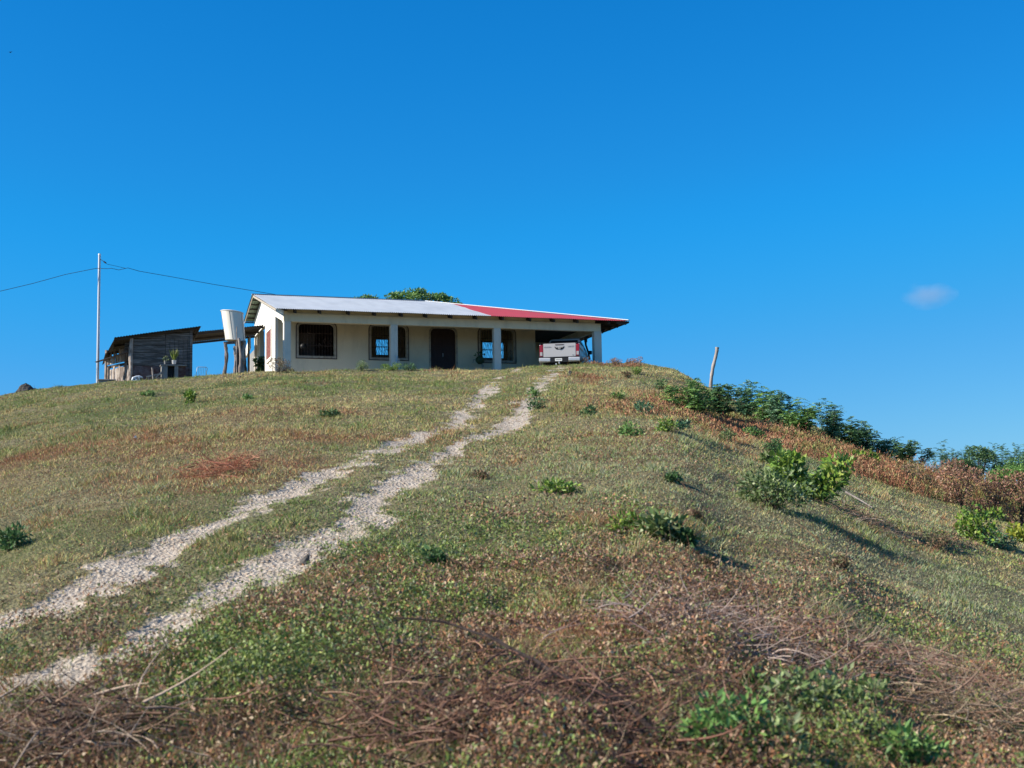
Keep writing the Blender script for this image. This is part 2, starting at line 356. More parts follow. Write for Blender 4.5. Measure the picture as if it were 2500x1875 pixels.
def ground_mat():
    m = bpy.data.materials.new('pasture_soil'); m.use_nodes = True; t = m.node_tree; b = t.nodes['Principled BSDF']
    b.inputs['Roughness'].default_value = .95; b.inputs['Specular IOR Level'].default_value = .1
    N = t.nodes.new; Lk = t.links.new
    tc = N('ShaderNodeTexCoord'); at_ = N('ShaderNodeAttribute'); at_.attribute_name = 'col'
    sp = N('ShaderNodeSeparateColor'); Lk(at_.outputs['Color'], sp.inputs[0])
    def noise(sc, det=6, ro=.6):
        n = N('ShaderNodeTexNoise'); n.inputs['Scale'].default_value = sc; n.inputs['Detail'].default_value = det; n.inputs['Roughness'].default_value = ro
        Lk(tc.outputs['Object'], n.inputs[0]); return n.outputs[0]
    def ramp(src, els):
        r = N('ShaderNodeValToRGB'); e = r.color_ramp.elements
        e[0].position, e[0].color = els[0][0], (*els[0][1], 1); e[1].position, e[1].color = els[1][0], (*els[1][1], 1)
        for p, cl in els[2:]: x = e.new(p); x.color = (*cl, 1)
        Lk(src, r.inputs[0]); return r.outputs[0]
    def mix(f, a, b_, mode='MIX'):
        x = N('ShaderNodeMix'); x.data_type = 'RGBA'; x.blend_type = mode
        if isinstance(f, float): x.inputs[0].default_value = f
        else: Lk(f, x.inputs[0])
        for i, q_ in ((6, a), (7, b_)):
            if isinstance(q_, tuple): x.inputs[i].default_value = (*q_, 1)
            else: Lk(q_, x.inputs[i])
        return x.outputs[2]
    soil = ramp(noise(9), [(.3, (.075, .06, .035)), (.72, (.30, .26, .15)), (.5, (.17, .15, .08))])
    soil = mix(sp.outputs[1], soil, (.16, .07, .035)); soil = mix(sp.outputs[2], soil, (.07, .10, .03))
    vor = N('ShaderNodeTexVoronoi'); vor.inputs['Scale'].default_value = 26; Lk(tc.outputs['Object'], vor.inputs[0])
    grav = ramp(noise(5), [(.3, (.36, .285, .21)), (.7, (.58, .49, .39)), (.5, (.48, .395, .305))])
    grav = mix(.45, grav, ramp(vor.outputs['Color'], [(.2, (.27, .22, .17)), (.8, (.60, .53, .44))]))
    mm = N('ShaderNodeMath'); mm.operation = 'MULTIPLY_ADD'; Lk(noise(7), mm.inputs[0]); mm.inputs[1].default_value = .9; mm.inputs[2].default_value = -.45
    ad = N('ShaderNodeMath'); ad.operation = 'ADD'; Lk(sp.outputs[0], ad.inputs[0]); Lk(mm.outputs[0], ad.inputs[1])
    st = N('ShaderNodeMapRange'); st.inputs[1].default_value = .3; st.inputs[2].default_value = .62; Lk(ad.outputs[0], st.inputs[0])
    Lk(mix(st.outputs[0], soil, grav), b.inputs['Base Color'])
    bp = N('ShaderNodeBump'); bp.inputs['Strength'].default_value = .9; bp.inputs['Distance'].default_value = .035
    hh = N('ShaderNodeMath'); hh.operation = 'ADD'; Lk(noise(24, 5, .7), hh.inputs[0]); Lk(vor.outputs['Distance'], hh.inputs[1])
    Lk(hh.outputs[0], bp.inputs['Height']); Lk(bp.outputs[0], b.inputs['Normal'])
    return m
m_ground = ground_mat()
def sub(name, mask):
    f = FQ[mask]; u, inv = np.unique(f, return_inverse=True)
    o = raw(name, V[u], inv.reshape(f.shape), m_ground, smooth=True, col=ga[u]); return o
tag(sub('ground', bq <= .5), kind='structure'); tag(sub('path', bq > .5), kind='structure')

# ------------------------------------------------------------------ scatter helpers
def orth(d):
    a = np.cross(d, rng.normal(size=d.shape)); return a / (np.linalg.norm(a, axis=1, keepdims=True) + 1e-9)
def unit(a): return a / (np.linalg.norm(a, axis=-1, keepdims=True) + 1e-9)
def leaves(P, D, L, Wd, C, fold=.25):
    """rhombus leaves: base P, direction D, length L, width Wd, colour C (n,3)"""
    n = len(P); sd = orth(D); nn = np.cross(D, sd)
    L = np.broadcast_to(L, n)[:, None]; Wd = np.broadcast_to(Wd, n)[:, None]
    mid = P + D * L * .45 + nn * Wd * fold
    V_ = np.stack([P, mid + sd * Wd / 2 - nn * Wd * fold, P + D * L - nn * L * .12, mid - sd * Wd / 2 - nn * Wd * fold], 1).reshape(-1, 3)
    b = np.arange(n)[:, None] * 4
    F_ = np.concatenate([b + [0, 1, 2], b + [0, 2, 3]]).astype(np.int64)
    return V_, F_, np.repeat(C, 4, axis=0)
def blades(P, H, Wd, lean, C):
    n = len(P); az = rng.uniform(0, 2 * np.pi, n); b2 = rng.uniform(0, 2 * np.pi, n)
    dx = np.c_[np.cos(az), np.sin(az), np.zeros(n)] * (Wd / 2)[:, None]
    tip = P + np.c_[np.cos(b2) * lean, np.sin(b2) * lean, H]
    V_ = np.stack([P - dx, P + dx, tip], 1).reshape(-1, 3)
    F_ = np.arange(3 * n).reshape(n, 3)
    return V_, F_, np.repeat(C, 3, axis=0)
def merge(parts):
    Vs, Fs, Cs = [], [], []; o = 0
    for v, f, cc in parts:
        Vs.append(v); Fs.append(f + o); Cs.append(cc); o += len(v)
    return np.concatenate(Vs), np.concatenate(Fs), np.concatenate(Cs)
def ribbons(P, D, L, r, C, seg=4, curve=.3, droop=0):
    """thin three-sided curved stems"""
    n = len(P); k = orth(D); pts = []
    L = np.broadcast_to(L, n)[:, None]
    for i in range(seg + 1):
        t = i / seg; pts.append(P + D * L * t + k * L * curve * t * t - np.array([0, 0, 1]) * L * droop * t * t)
    a = orth(D); b = np.cross(unit(D), a); V_ = []
    for i, p in enumerate(pts):
        rr = (np.broadcast_to(r, n) * (1 - .75 * i / seg))[:, None]
        for j in range(3):
            t = 2 * math.pi * j / 3; V_.append(p + (a * c(t) + b * s(t)) * rr)
    V_ = np.stack(V_, 1); m = (seg + 1) * 3; base = np.arange(n)[:, None] * m; F_ = []
    for i in range(seg):
        for j in range(3):
            q0, q1, q2, q3 = i * 3 + j, i * 3 + (j + 1) % 3, (i + 1) * 3 + (j + 1) % 3, (i + 1) * 3 + j
            F_ += [base + [q0, q1, q2], base + [q0, q2, q3]]
    return V_.reshape(-1, 3), np.concatenate(F_), np.repeat(C, m, axis=0)
def pick(n, cols, w):
    cols = np.array(cols); j = rng.choice(len(cols), n, p=np.array(w) / sum(w)); return cols[j]

def fan(n, y0, y1, pw=1.0, amax=.50):
    """points over the wedge the lens can see, a bit wider; pw: how strongly the density falls with distance"""
    q = rng.uniform(0, 1, n)
    if abs(pw - 2) < 1e-6: Y = y0 * (y1 / y0) ** q
    else:
        e = 2 - pw; Y = (y0 ** e + q * (y1 ** e - y0 ** e)) ** (1 / e)
    return Y * rng.uniform(-amax, amax, n), Y

# ------------------------------------------------------------------ grass
NG = 1500000
X, Y = fan(NG, 4.2, 64, 1.35)
keep = (rng.uniform(size=NG) > bare(X, Y) * 1.15 - .04 - .55 * sst(.55, .72, fbm(X * 2.6, Y * 1.7, 23, 3)))
Yc = np.interp(X / Y, _ba, _bY); keep &= (Y < Yc + 2.5)
# not inside the house or the shed
hu = (X - P0[0]) * UN[0] + (Y - P0[1]) * UN[1]; hv = (X - P0[0]) * VN[0] + (Y - P0[1]) * VN[1]
keep &= ~((hu > -.3) & (hv > -.05)) & ~((hu > -9.5) & (hv > 1.8))
X, Y, Yc = X[keep], Y[keep], Yc[keep]; n = len(X)
r_, g_, s_p, w_ = pmap('r', X, Y), pmap('g', X, Y), pmap('s', X, Y), pmap('w', X, Y)
n1 = fbm(X * .5, Y * .35, 41, 4); n2 = fbm(X * 2.2, Y * 1.6, 52, 3); n3 = fbm(X * .9, Y * .6, 63, 3)
dry = np.clip(.60 + (n1 - .5) * 2.6 + r_ * .35 - g_ * .45 - s_p * .2, .03, .97)
green = np.stack([rng.uniform(.16, .28, n), rng.uniform(.20, .32, n), rng.uniform(.06, .11, n)], 1)
silver = np.stack([rng.uniform(.27, .40, n), rng.uniform(.30, .42, n), rng.uniform(.17, .25, n)], 1)
straw = np.stack([rng.uniform(.40, .66, n), rng.uniform(.34, .55, n), rng.uniform(.15, .25, n)], 1)
brown = np.stack([rng.uniform(.18, .32, n), rng.uniform(.125, .21, n), rng.uniform(.065, .11, n)], 1)
rust = np.stack([rng.uniform(.26, .44, n), rng.uniform(.15, .23, n), rng.uniform(.07, .12, n)], 1)
uu = rng.uniform(size=n)[:, None]; u2 = rng.uniform(size=n)[:, None]
C = np.where(uu < dry[:, None], np.where(u2 < .70, straw, brown), green)
C = np.where(rng.uniform(size=n)[:, None] < (s_p * .75)[:, None], silver, C)
C = np.where(rng.uniform(size=n)[:, None] < np.clip(r_ * .95 + (n3 - .64) * 3, 0, .75)[:, None], rust, C)
far = Y / 58
clump = (.35 + 1.0 * n2 + 1.3 * sst(.6, .78, n2) + .5 * sst(.6, .8, fbm(X * 5, Y * 4, 57, 2))) * (1 - .55 * bare(X, Y))
tall = clump * (.05 + .03 * np.clip(r_ + .5 * w_, 0, 1) + .02 * sst(.6, .75, n3))
tall = tall * (.62 + .3 * sst(10, 30, Y)); H = tall * rng.uniform(.4, 1.3, n); Wb = rng.uniform(.004, .010, n) * (1 + 2.4 * far)
lean = H * rng.uniform(.2, 1.5, n)
edge = np.exp(-((Y - Yc + .3) / 1.2) ** 2) * (rng.uniform(size=n) < .10)           # taller seed stems along the brow
H = H * (1 + 2.2 * edge); lean = lean * (1 - .5 * edge)
P = np.c_[X, Y, terrain(X, Y) - .01]
V_, F_, C_ = blades(P, H, Wb, lean, C)
tag(raw('grass', V_, F_, m_blade, col=C_), 'short dry and green pasture grass over the hillside', 'grass', kind='stuff')

# ------------------------------------------------------------------ gravel stones in the wheel tracks
n = 300000; X, Y = fan(n, 5, 60, 1.7, .5); b_ = bare(X, Y); k = (b_ > .15) & (rng.uniform(size=n) < b_)
X, Y = X[k], Y[k]; n = len(X); print('stones', n)
r = rng.gamma(2.0, .0036, n).clip(.003, .026) * (1 + 1.4 * Y / 58); z = terrain(X, Y) - .035 * sst(.2, 1, b_[k])
O = np.array([(1, 0, 0), (-1, 0, 0), (0, 1, 0), (0, -1, 0), (0, 0, .34), (0, 0, -.4)], float)
Fo = np.array([(0, 2, 4), (2, 1, 4), (1, 3, 4), (3, 0, 4), (2, 0, 5), (1, 2, 5), (3, 1, 5), (0, 3, 5)])
az = rng.uniform(0, 6.28, n); ca, sa = np.cos(az), np.sin(az)
Vo = O[None] * (r[:, None, None] * rng.uniform(.6, 1.25, (n, 6, 1)))
Vr = np.stack([Vo[..., 0] * ca[:, None] - Vo[..., 1] * sa[:, None] * .75, Vo[..., 0] * sa[:, None] + Vo[..., 1] * ca[:, None] * .75, Vo[..., 2]], -1) + np.stack([X, Y, z + r * .02], 1)[:, None]
g = rng.uniform(.28, .68, n)[:, None] * pick(n, [(1, .78, .60), (1, .85, .70), (.85, .60, .42), (.5, .38, .29)], [4, 3, 1.6, 1])
tag(raw('gravel', Vr.reshape(-1, 3), (Fo[None] + np.arange(n)[:, None, None] * 6).reshape(-1, 3), m_stone, col=np.repeat(g, 6, axis=0)),
    'pale limestone gravel worn bare along the two wheel tracks', 'gravel', kind='stuff')

# ------------------------------------------------------------------ leafy weeds and dry stems of the foreground
n = 1150000; X, Y = fan(n, 4.6, 34, 1.55); w_ = pmap('w', X, Y); k = rng.uniform(size=n) < np.clip(w_ * 1.1, 0, 1) * (1 - .6 * sst(13, 24, Y)) * (1 - bare(X, Y)) * (.55 + .8 * sst(.38, .62, fbm(X * 2.6, Y * 2.2, 77, 3)))
X, Y, w_ = X[k], Y[k], w_[k]; n = len(X); print('weed leaves', n)
hh = (.03 + .20 * sst(.35, .8, fbm(X * 1.7, Y * 1.5, 81, 3))) * (.45 + .55 * w_) * (1 - .35 * sst(12, 25, Y)) * (1 + .7 * (1 - sst(7, 12, Y)))
z = terrain(X, Y) + hh * rng.uniform(.05, 1.0, n) ** .8
D = unit(rng.normal(size=(n, 3)) + [0, 0, .35])
gsel = fbm(X * 1.3, Y * 1.1, 90, 3); g_ = pmap('g', X, Y); r_ = pmap('r', X, Y)
gp = np.clip(.52 + (gsel - .5) * 2 + g_ * .5 - r_ * .3 - .30 * pmap('b', X, Y), .15, .95)
gc = pick(n, [(.13, .19, .045), (.19, .26, .06), (.27, .32, .08), (.20, .25, .12), (.36, .39, .10)], [3, 3, 1.5, 2, .6]) * rng.uniform(.7, 1.25, n)[:, None]
bc = pick(n, [(.26, .14, .085), (.38, .24, .14), (.15, .085, .055), (.50, .38, .24), (.42, .19, .09)], [3, 2.4, 2.5, 1.1, 1.1]) * rng.uniform(.7, 1.25, n)[:, None]
C = np.where((rng.uniform(size=n) < gp)[:, None], gc, bc)
V_, F_, C_ = leaves(np.c_[X, Y, z], D, rng.uniform(.012, .036, n) * (1 + .03 * Y), rng.uniform(.006, .017, n) * (1 + .03 * Y), C)
tag(raw('weeds', V_, F_, m_leaf, col=C_), 'low leafy green and rust weeds carpeting the near slope', 'weeds', kind='stuff')
n = 30000; X, Y = fan(n, 4.8, 24, 1.7); w_ = .22 * pmap('w', X, Y) + .4 * pmap('r', X, Y) + .9 * pmap('b', X, Y); k = (rng.uniform(size=n) < w_ * (.2 + 1.3 * sst(.45, .6, fbm(X * 1.2, Y * 1.2, 99, 3)))) & (bare(X, Y) < .2)
X, Y = X[k], Y[k]; n = len(X); L = rng.uniform(.10, .36, n)
D = unit(np.c_[rng.normal(size=(n, 2)) * .9, rng.uniform(.05, 1.1, n)])
C = pick(n, [(.30, .17, .11), (.42, .29, .19), (.13, .075, .05), (.50, .38, .24), (.36, .16, .08)], [3, 2, 2, 1.3, 1.5])
V_, F_, C_ = ribbons(np.c_[X, Y, terrain(X, Y)], D, L, rng.uniform(.0015, .0035, n), C, 4, .45)
tag(raw('dry_stems', V_, F_, m_stem, col=C_), 'thin dead stalks standing and lying among the near weeds', 'dead stems', kind='stuff')

# tall rust dry grass along the right shoulder
pts = []
for (x, y, rx, ry, wt) in [(1650, 1000, 1.6, 1.6, 300), (1700, 1030, 1.6, 1.0, 500), (1760, 1040, 1.4, .8, 900), (1810, 1040, 1.3, 1.1, 900), (1880, 1075, 1.1, 1.2, 1300), (1920, 1085, 1.1, 1.4, 1700), (1960, 1105, 1.1, 1.4, 1700), (2000, 1120, 1.0, 1.2, 1300), (2050, 1125, .9, 1, 1100),
                          (2100, 1135, .9, .9, 900), (2150, 1165, .9, .9, 1000), (2190, 1185, .7, .8, 700), (2330, 1200, 1.0, 1.4, 1500), (2390, 1225, 1.1, 1.3, 1500), (2450, 1245, 1, 1.2, 1300), (2500, 1260, 1, 1, 900), (1580, 1005, 1.6, 1.8, 300), (1430, 925, .6, .7, 160), (1455, 893, .5, .4, 150), (1540, 895, .5, .4, 200)]:
    p = ground_at(x, y); a = rng.normal(size=(int(wt * 2.2), 2)) * [rx * .55, ry * .55] + p[:2]; pts.append(a)
pts = np.concatenate(pts); n = len(pts); X, Y = pts.T
D = unit(np.c_[rng.normal(size=(n, 2)) * .28, np.ones(n)]); L = rng.uniform(.18, .58, n) * (.6 + .7 * fbm(X * 1.5, Y * 1.5, 5, 2)) * np.clip(.35 + (X - 5.5) / 7, .3, 1.0)
C = pick(n, [(.32, .14, .08), (.38, .20, .11), (.24, .10, .06), (.44, .30, .17), (.20, .22, .08)], [3.5, 3, 2, 1.4, 1.4]) * np.where(fbm(X * 1.1, Y * 1.1, 8, 3)[:, None] > .56, [.75, 1.15, .8], [1, 1, 1]) * rng.uniform(.75, 1.2, n)[:, None]
A1 = ribbons(np.c_[X, Y, terrain(X, Y) - .02], D, L, .006 + 0 * L, C, 3, .25, .05)
k = rng.choice(n, n * 2); T = rng.uniform(.35, 1, len(k))
PL = np.c_[X[k], Y[k], terrain(X[k], Y[k])] + D[k] * (L[k] * T)[:, None]
A2 = leaves(PL, unit(D[k] + rng.normal(size=(len(k), 3)) * .6), rng.uniform(.04, .10, len(k)), rng.uniform(.012, .022, len(k)), C[k] * 1.05)
tag(raw('tall_dry_grass', *merge([A1, A2])[:2], m_stem, col=merge([A1, A2])[2]), 'rust red tall dry grass in a band along the right shoulder', 'dry grass', kind='stuff')

# ------------------------------------------------------------------ shrubs, each a thing of its own
GREENS = {'mid': [(.06, .12, .03), (.09, .16, .04), (.04, .085, .025), (.13, .20, .05)], 'bright': [(.12, .21, .035), (.19, .28, .04), (.07, .14, .03), (.27, .33, .06)],
          'dark': [(.035, .075, .025), (.055, .105, .035), (.025, .05, .02), (.08, .13, .05)], 'blue': [(.05, .11, .055), (.075, .15, .07), (.035, .075, .04), (.11, .18, .10)],
          'silver': [(.13, .19, .06), (.21, .27, .11), (.08, .13, .035), (.30, .34, .18)], 'brown': [(.15, .10, .06), (.10, .11, .045), (.22, .13, .08), (.07, .06, .03)],
          'yellow': [(.30, .34, .04), (.20, .28, .04), (.40, .40, .05), (.12, .18, .03)], 'rustish': [(.26, .13, .09), (.20, .11, .07), (.16, .14, .06), (.32, .20, .13)]}
for k_, f_ in (('mid', 2.0), ('dark', 1.9), ('blue', 1.8), ('bright', 1.2), ('silver', 1.1), ('brown', 1.5), ('rustish', 1.4)): GREENS[k_] = [tuple(q * f_ for q in cc_) for cc_ in GREENS[k_]]
def bush(name, x, y, wpx, hpx, style, pal, label, cat='shrub', Y=None, group=None, dens=1.0, leaf=None, sink=.02, base=None):
    p = base if base is not None else (ground_at(x, y) if Y is None else None)
    if p is None:
        q_ = at(x, y, Y); p = np.array([q_[0], q_[1], min(gz(q_[0], q_[1]), q_[2]) if Y < 62 else q_[2]])
    dd = p[1]; w = wpx / FPX * dd; h = hpx / FPX * dd
    o = empty(name, p, 0, label, cat, group)
    cols = GREENS[pal]; mb = MB(); parts = []
    if style == 'broad' or style == 'small' or style == 'fine':
        ls = leaf or {'broad': .06, 'small': .045, 'fine': .035}[style]
        nc = max(5, int(9 * dens + w * 5)); cs = []
        for i in range(nc):
            a = random.uniform(0, 6.283); rr = math.sqrt(random.random()) * .36 * w
            top = math.sqrt(max(0, 1 - (rr / (.5 * w)) ** 2))
            cz = random.uniform(.10, .88) * h * (.35 + .65 * top); q = np.array([rr * c(a), rr * s(a) * .8, cz]); cs.append(q)
            mb.tube([(0, 0, -sink - .05), (q[0] * .4, q[1] * .4, q[2] * .5), tuple(q)], [.010 * h + .004, .008 * h + .003, .003], 5)
        cs = np.array(cs); N_ = int(dens * min(9000, 260 + 3.2 * w * h / ls ** 2))
        j = rng.integers(0, nc, N_); rad = (.16 * min(w, h * 1.4) + .03) * rng.uniform(.6, 1.25, nc)[j]
        dv = unit(rng.normal(size=(N_, 3))); Pp = cs[j] + dv * (rad * rng.uniform(.35, 1.0, N_) ** .6)[:, None] * [1.25, 1.1, .85]
        Pp[:, 2] = np.maximum(Pp[:, 2], .01 + rng.uniform(0, .1 * h, N_))
        D_ = unit(dv * .8 + rng.normal(size=(N_, 3)) * .5 + [0, 0, .25])
        C = pick(N_, cols, [3, 2.5, 2, 1]) * rng.uniform(.75, 1.2, N_)[:, None] * rng.uniform(.8, 1.15, nc)[j][:, None]
        parts.append(leaves(Pp, D_, rng.uniform(.7, 1.35, N_) * ls * 1.3, rng.uniform(.7, 1.2, N_) * ls * (.8 if style == 'broad' else .55), C))
    elif style == 'feather':            # arching stems with pinnate fronds
        ns = max(3, int(3 + w * 5 * dens))
        for i in range(ns):
            a = random.uniform(0, 6.283); rr = random.random() ** .7 * .45 * w; hh_ = h * random.uniform(.55, 1.06) * (1 - .35 * (rr / (.5 * w)) ** 2)
            b0 = np.array([rr * .5 * c(a), rr * .5 * s(a) * .7, 0]); tp = np.array([rr * c(a), rr * s(a) * .7, hh_])
            ptsx = [b0, b0 * .6 + tp * .4 + [0, 0, .06 * h], tp]
            mb.tube([tuple(b0 - [0, 0, .05]), tuple(ptsx[1]), tuple(tp)], [.010, .007, .003], 4)
            nf = int(9 + hh_ * 14)
            for k_ in range(nf):
                t = random.uniform(.04, 1.0) ** .85; o_ = (1 - t) ** 2 * ptsx[0] + 2 * t * (1 - t) * ptsx[1] + t * t * ptsx[2]
                fa = random.uniform(0, 6.283); fd = unit(np.array([c(fa), s(fa), random.uniform(.15, 1.1)])); fl = random.uniform(.16, .32)
                m_ = 9; tt = np.linspace(.12, 1, m_); rp = o_ + fd * (fl * tt)[:, None] - np.array([0, 0, 1]) * (fl * .45 * tt ** 2)[:, None]
                sd = unit(np.cross(fd, [0, 0, 1.0]))
                cc = np.array(random.choices(cols, [3, 2.5, 1.5, 1])[0]) * random.uniform(.75, 1.2)
                for sg in (-1, 1):
                    D_ = unit(sd * sg + fd * .35 + rng.normal(size=(m_, 3)) * .12 + [0, 0, -.1])
                    parts.append(leaves(rp, D_, .075 * (1.1 - .5 * tt), .024 + 0 * tt, np.repeat(cc[None], m_, 0) * rng.uniform(.85, 1.15, m_)[:, None], .1))
    elif style == 'stalks':              # upright leafy or blade-like stalks
        N_ = int(26 * dens + w * 60); a = rng.uniform(0, 6.283, N_); D_ = unit(np.c_[np.cos(a) * .45, np.sin(a) * .45, np.ones(N_)] * [w / h, w / h, 1])
        Pp = np.c_[np.cos(a), np.sin(a), 0 * a] * (w * .12 * rng.uniform(0, 1, N_))[:, None]
        C = pick(N_, cols, [3, 2.5, 2, 1]); parts.append(leaves(Pp, D_, h * rng.uniform(.55, 1.1, N_), .028 * rng.uniform(.7, 1.3, N_), C, .1))
    V_, F_, C_ = merge(parts)
    raw('foliage', V_, F_, m_leaf, parent=o, col=C_)
    if mb.v: mb.build('stem', m_dark, o)
    return o

# feathery shrubs along the brow of the right shoulder
fe = [(1690, 1000, 120, 85, 'mid', 'dense green feathery shrub at the foot of the leaning grey post'),
      (1745, 1005, 110, 80, 'dark', 'feathery shrub just right of the leaning grey post'),
      (1822, 1008, 80, 85, 'blue', 'feathery shrub with a bright green heart, third from the grey post'),
      (1872, 1020, 85, 82, 'mid', 'wispy feathery shrub with fronds leaning left against the sky'),
      (1912, 1030, 75, 84, 'blue', 'narrow feathery shrub with one tall frond spike above the red grass'),
      (1958, 1045, 85, 84, 'mid', 'open feathery shrub with thin twigs reaching right'),
      (2022, 1062, 70, 96, 'blue', 'pointed feathery shrub, the tallest spike behind the red grass'),
      (2070, 1080, 85, 78, 'dark', 'dark round feathery shrub halfway down the shoulder'),
      (2112, 1098, 85, 78, 'blue', 'blue green feathery shrub beside the broad dense thicket'),
      (2150, 1108, 70, 55, 'blue', 'low blue green feathery shrub below the skyline dip')]
for x, y, w, h, pal, lb in fe: bush('feathery_shrub', x, y + 12, w * 1.3, h * 1.0, 'feather', pal, lb, group='feathery shrubs along the brow of the hill', dens=2.6)
bush('thicket_shrub', 2212, 1140, 170, 66, 'feather', 'dark', 'broad dense green shrub ending the row on the shoulder', dens=2.2)
bush('dark_shrub', 2250, 1205, 120, 85, 'small', 'brown', 'dull brown green shrub beside the red grass on the shoulder', dens=1.2)
for x, y, w, h, lb in [(2345, 1240, 150, 120, 'rust brown twiggy shrub left in the bank at the right edge'), (2425, 1262, 150, 125, 'olive and rust twiggy shrub in the middle of the right bank'), (2495, 1285, 130, 135, 'brown twiggy shrub cut by the right edge of the view')]:
    bush('twiggy_shrub', x, y, w, h, 'fine', 'rustish', lb, group='brown twiggy shrubs on the right bank', dens=1.0, leaf=.05)
# far shrubs and small trees beyond the shoulder
def tree(name, x, ytop, Y, wpx, hm, pal, label, leaf=.16, deep=.45, rf=1.0, dens=1.0, cat='tree', clumps=None, group=None):
    b_ = at(x, 1200, Y); zt = at(x, ytop, Y)[2]; p = np.array([b_[0], b_[1], zt - hm]); w = wpx / FPX * Y
    o = empty(name, p, 0, label, cat, group); mb = MB(); cs = []
    nc = clumps or 16
    mb.tube([(0, 0, -.3), (.05 * w, 0, hm * .3), (0, 0, hm * .62)], [.06 * hm, .045 * hm, .02 * hm], 8)
    for i in range(nc):
        a = random.uniform(0, 6.283); rr = random.random() ** .6 * .46 * w
        cz = hm * (.95 - deep * (rr / (.5 * w)) ** 2 * random.uniform(.4, 1) - random.random() ** 2 * deep * .9)
        q = np.array([rr * c(a), rr * s(a) * .7, cz]); cs.append(q)
        mb.tube([(0, 0, hm * .4), tuple(q * [.5, .5, .75]), tuple(q)], [.02 * hm, .01 * hm, .004 * hm], 5)
    cs = np.array(cs); N_ = int(nc * 420 * dens); j = rng.integers(0, nc, N_); rad = rng.uniform(.09, .17, nc)[j] * w * rf
    dv = unit(rng.normal(size=(N_, 3))); Pp = cs[j] + dv * (rad * rng.uniform(.2, 1, N_) ** .5)[:, None] * [1.3, 1, .62]
    C = pick(N_, GREENS[pal], [3, 2.5, 2, 1]) * rng.uniform(.75, 1.2, N_)[:, None] * rng.uniform(.75, 1.2, nc)[j][:, None]
    V_, F_, C_ = leaves(Pp, unit(dv * .6 + rng.normal(size=(N_, 3)) * .6), leaf * rng.uniform(.7, 1.3, N_), leaf * .5, C)
    raw('crown', V_, F_, m_leaf, parent=o, col=C_); mb.build('trunk', m_dark, o, smooth=True)
    return o
tree('garden_tree', 1015, 698, 82, 265, 6.5, 'mid', 'spreading green tree showing over the roof ridge', dens=.42, clumps=38, leaf=.16, deep=.24, rf=.36)
tree('garden_tree', 893, 716, 80, 90, 5.5, 'mid', 'thin side branches of a tree left of the green crown over the ridge', dens=.5, clumps=9, leaf=.18, deep=.12)
tree('garden_tree', 1100, 733, 84, 90, 5.5, 'dark', 'small dark tree top where the grey roof meets the red', dens=.6, clumps=8, leaf=.18, deep=.12)
tree('distant_shrub', 2395, 1092, 60, 170, 3.4, 'dark', 'dark dense shrub mass between the wispy ones past the shoulder', dens=1.2, clumps=30, leaf=.09, deep=.8, cat='shrub')
tree('distant_shrub', 2485, 1120, 56, 190, 3.4, 'mid', 'yellowish green shrub mass low behind the brown right bank', dens=1.3, clumps=34, leaf=.09, deep=.8, cat='shrub')
for x, y, w, h, pal, lb in [(2312, 1175, 110, 100, 'blue', 'wispy blue green shrub with long shoots past the shoulder'), (2368, 1172, 110, 88, 'blue', 'second wispy shrub from the skyline dip'),
                            (2440, 1170, 110, 92, 'blue', 'hazy wispy shrub just left of the right edge'), (2495, 1170, 100, 100, 'blue', 'hazy wispy shrub cut by the right edge of the skyline')]:
    bush('wispy_shrub', x, y, w, h, 'feather', pal, lb, Y=62.5, group='wispy shrubs past the shoulder', dens=1.6)
bush('leafy_shrub', 1892, 1245, 215, 105, 'small', 'silver', 'small leaved silver green shrub in front of the big leaf one', dens=1.5, leaf=.05)
bush('leafy_shrub', 1985, 1216, 250, 115, 'broad', 'bright', 'big broad leaved green shrub, largest on the right slope', dens=1.9, leaf=.075)
bush('leafy_shrub', 2112, 1152, 75, 58, 'broad', 'bright', 'round bright green bush in front of the red grass')
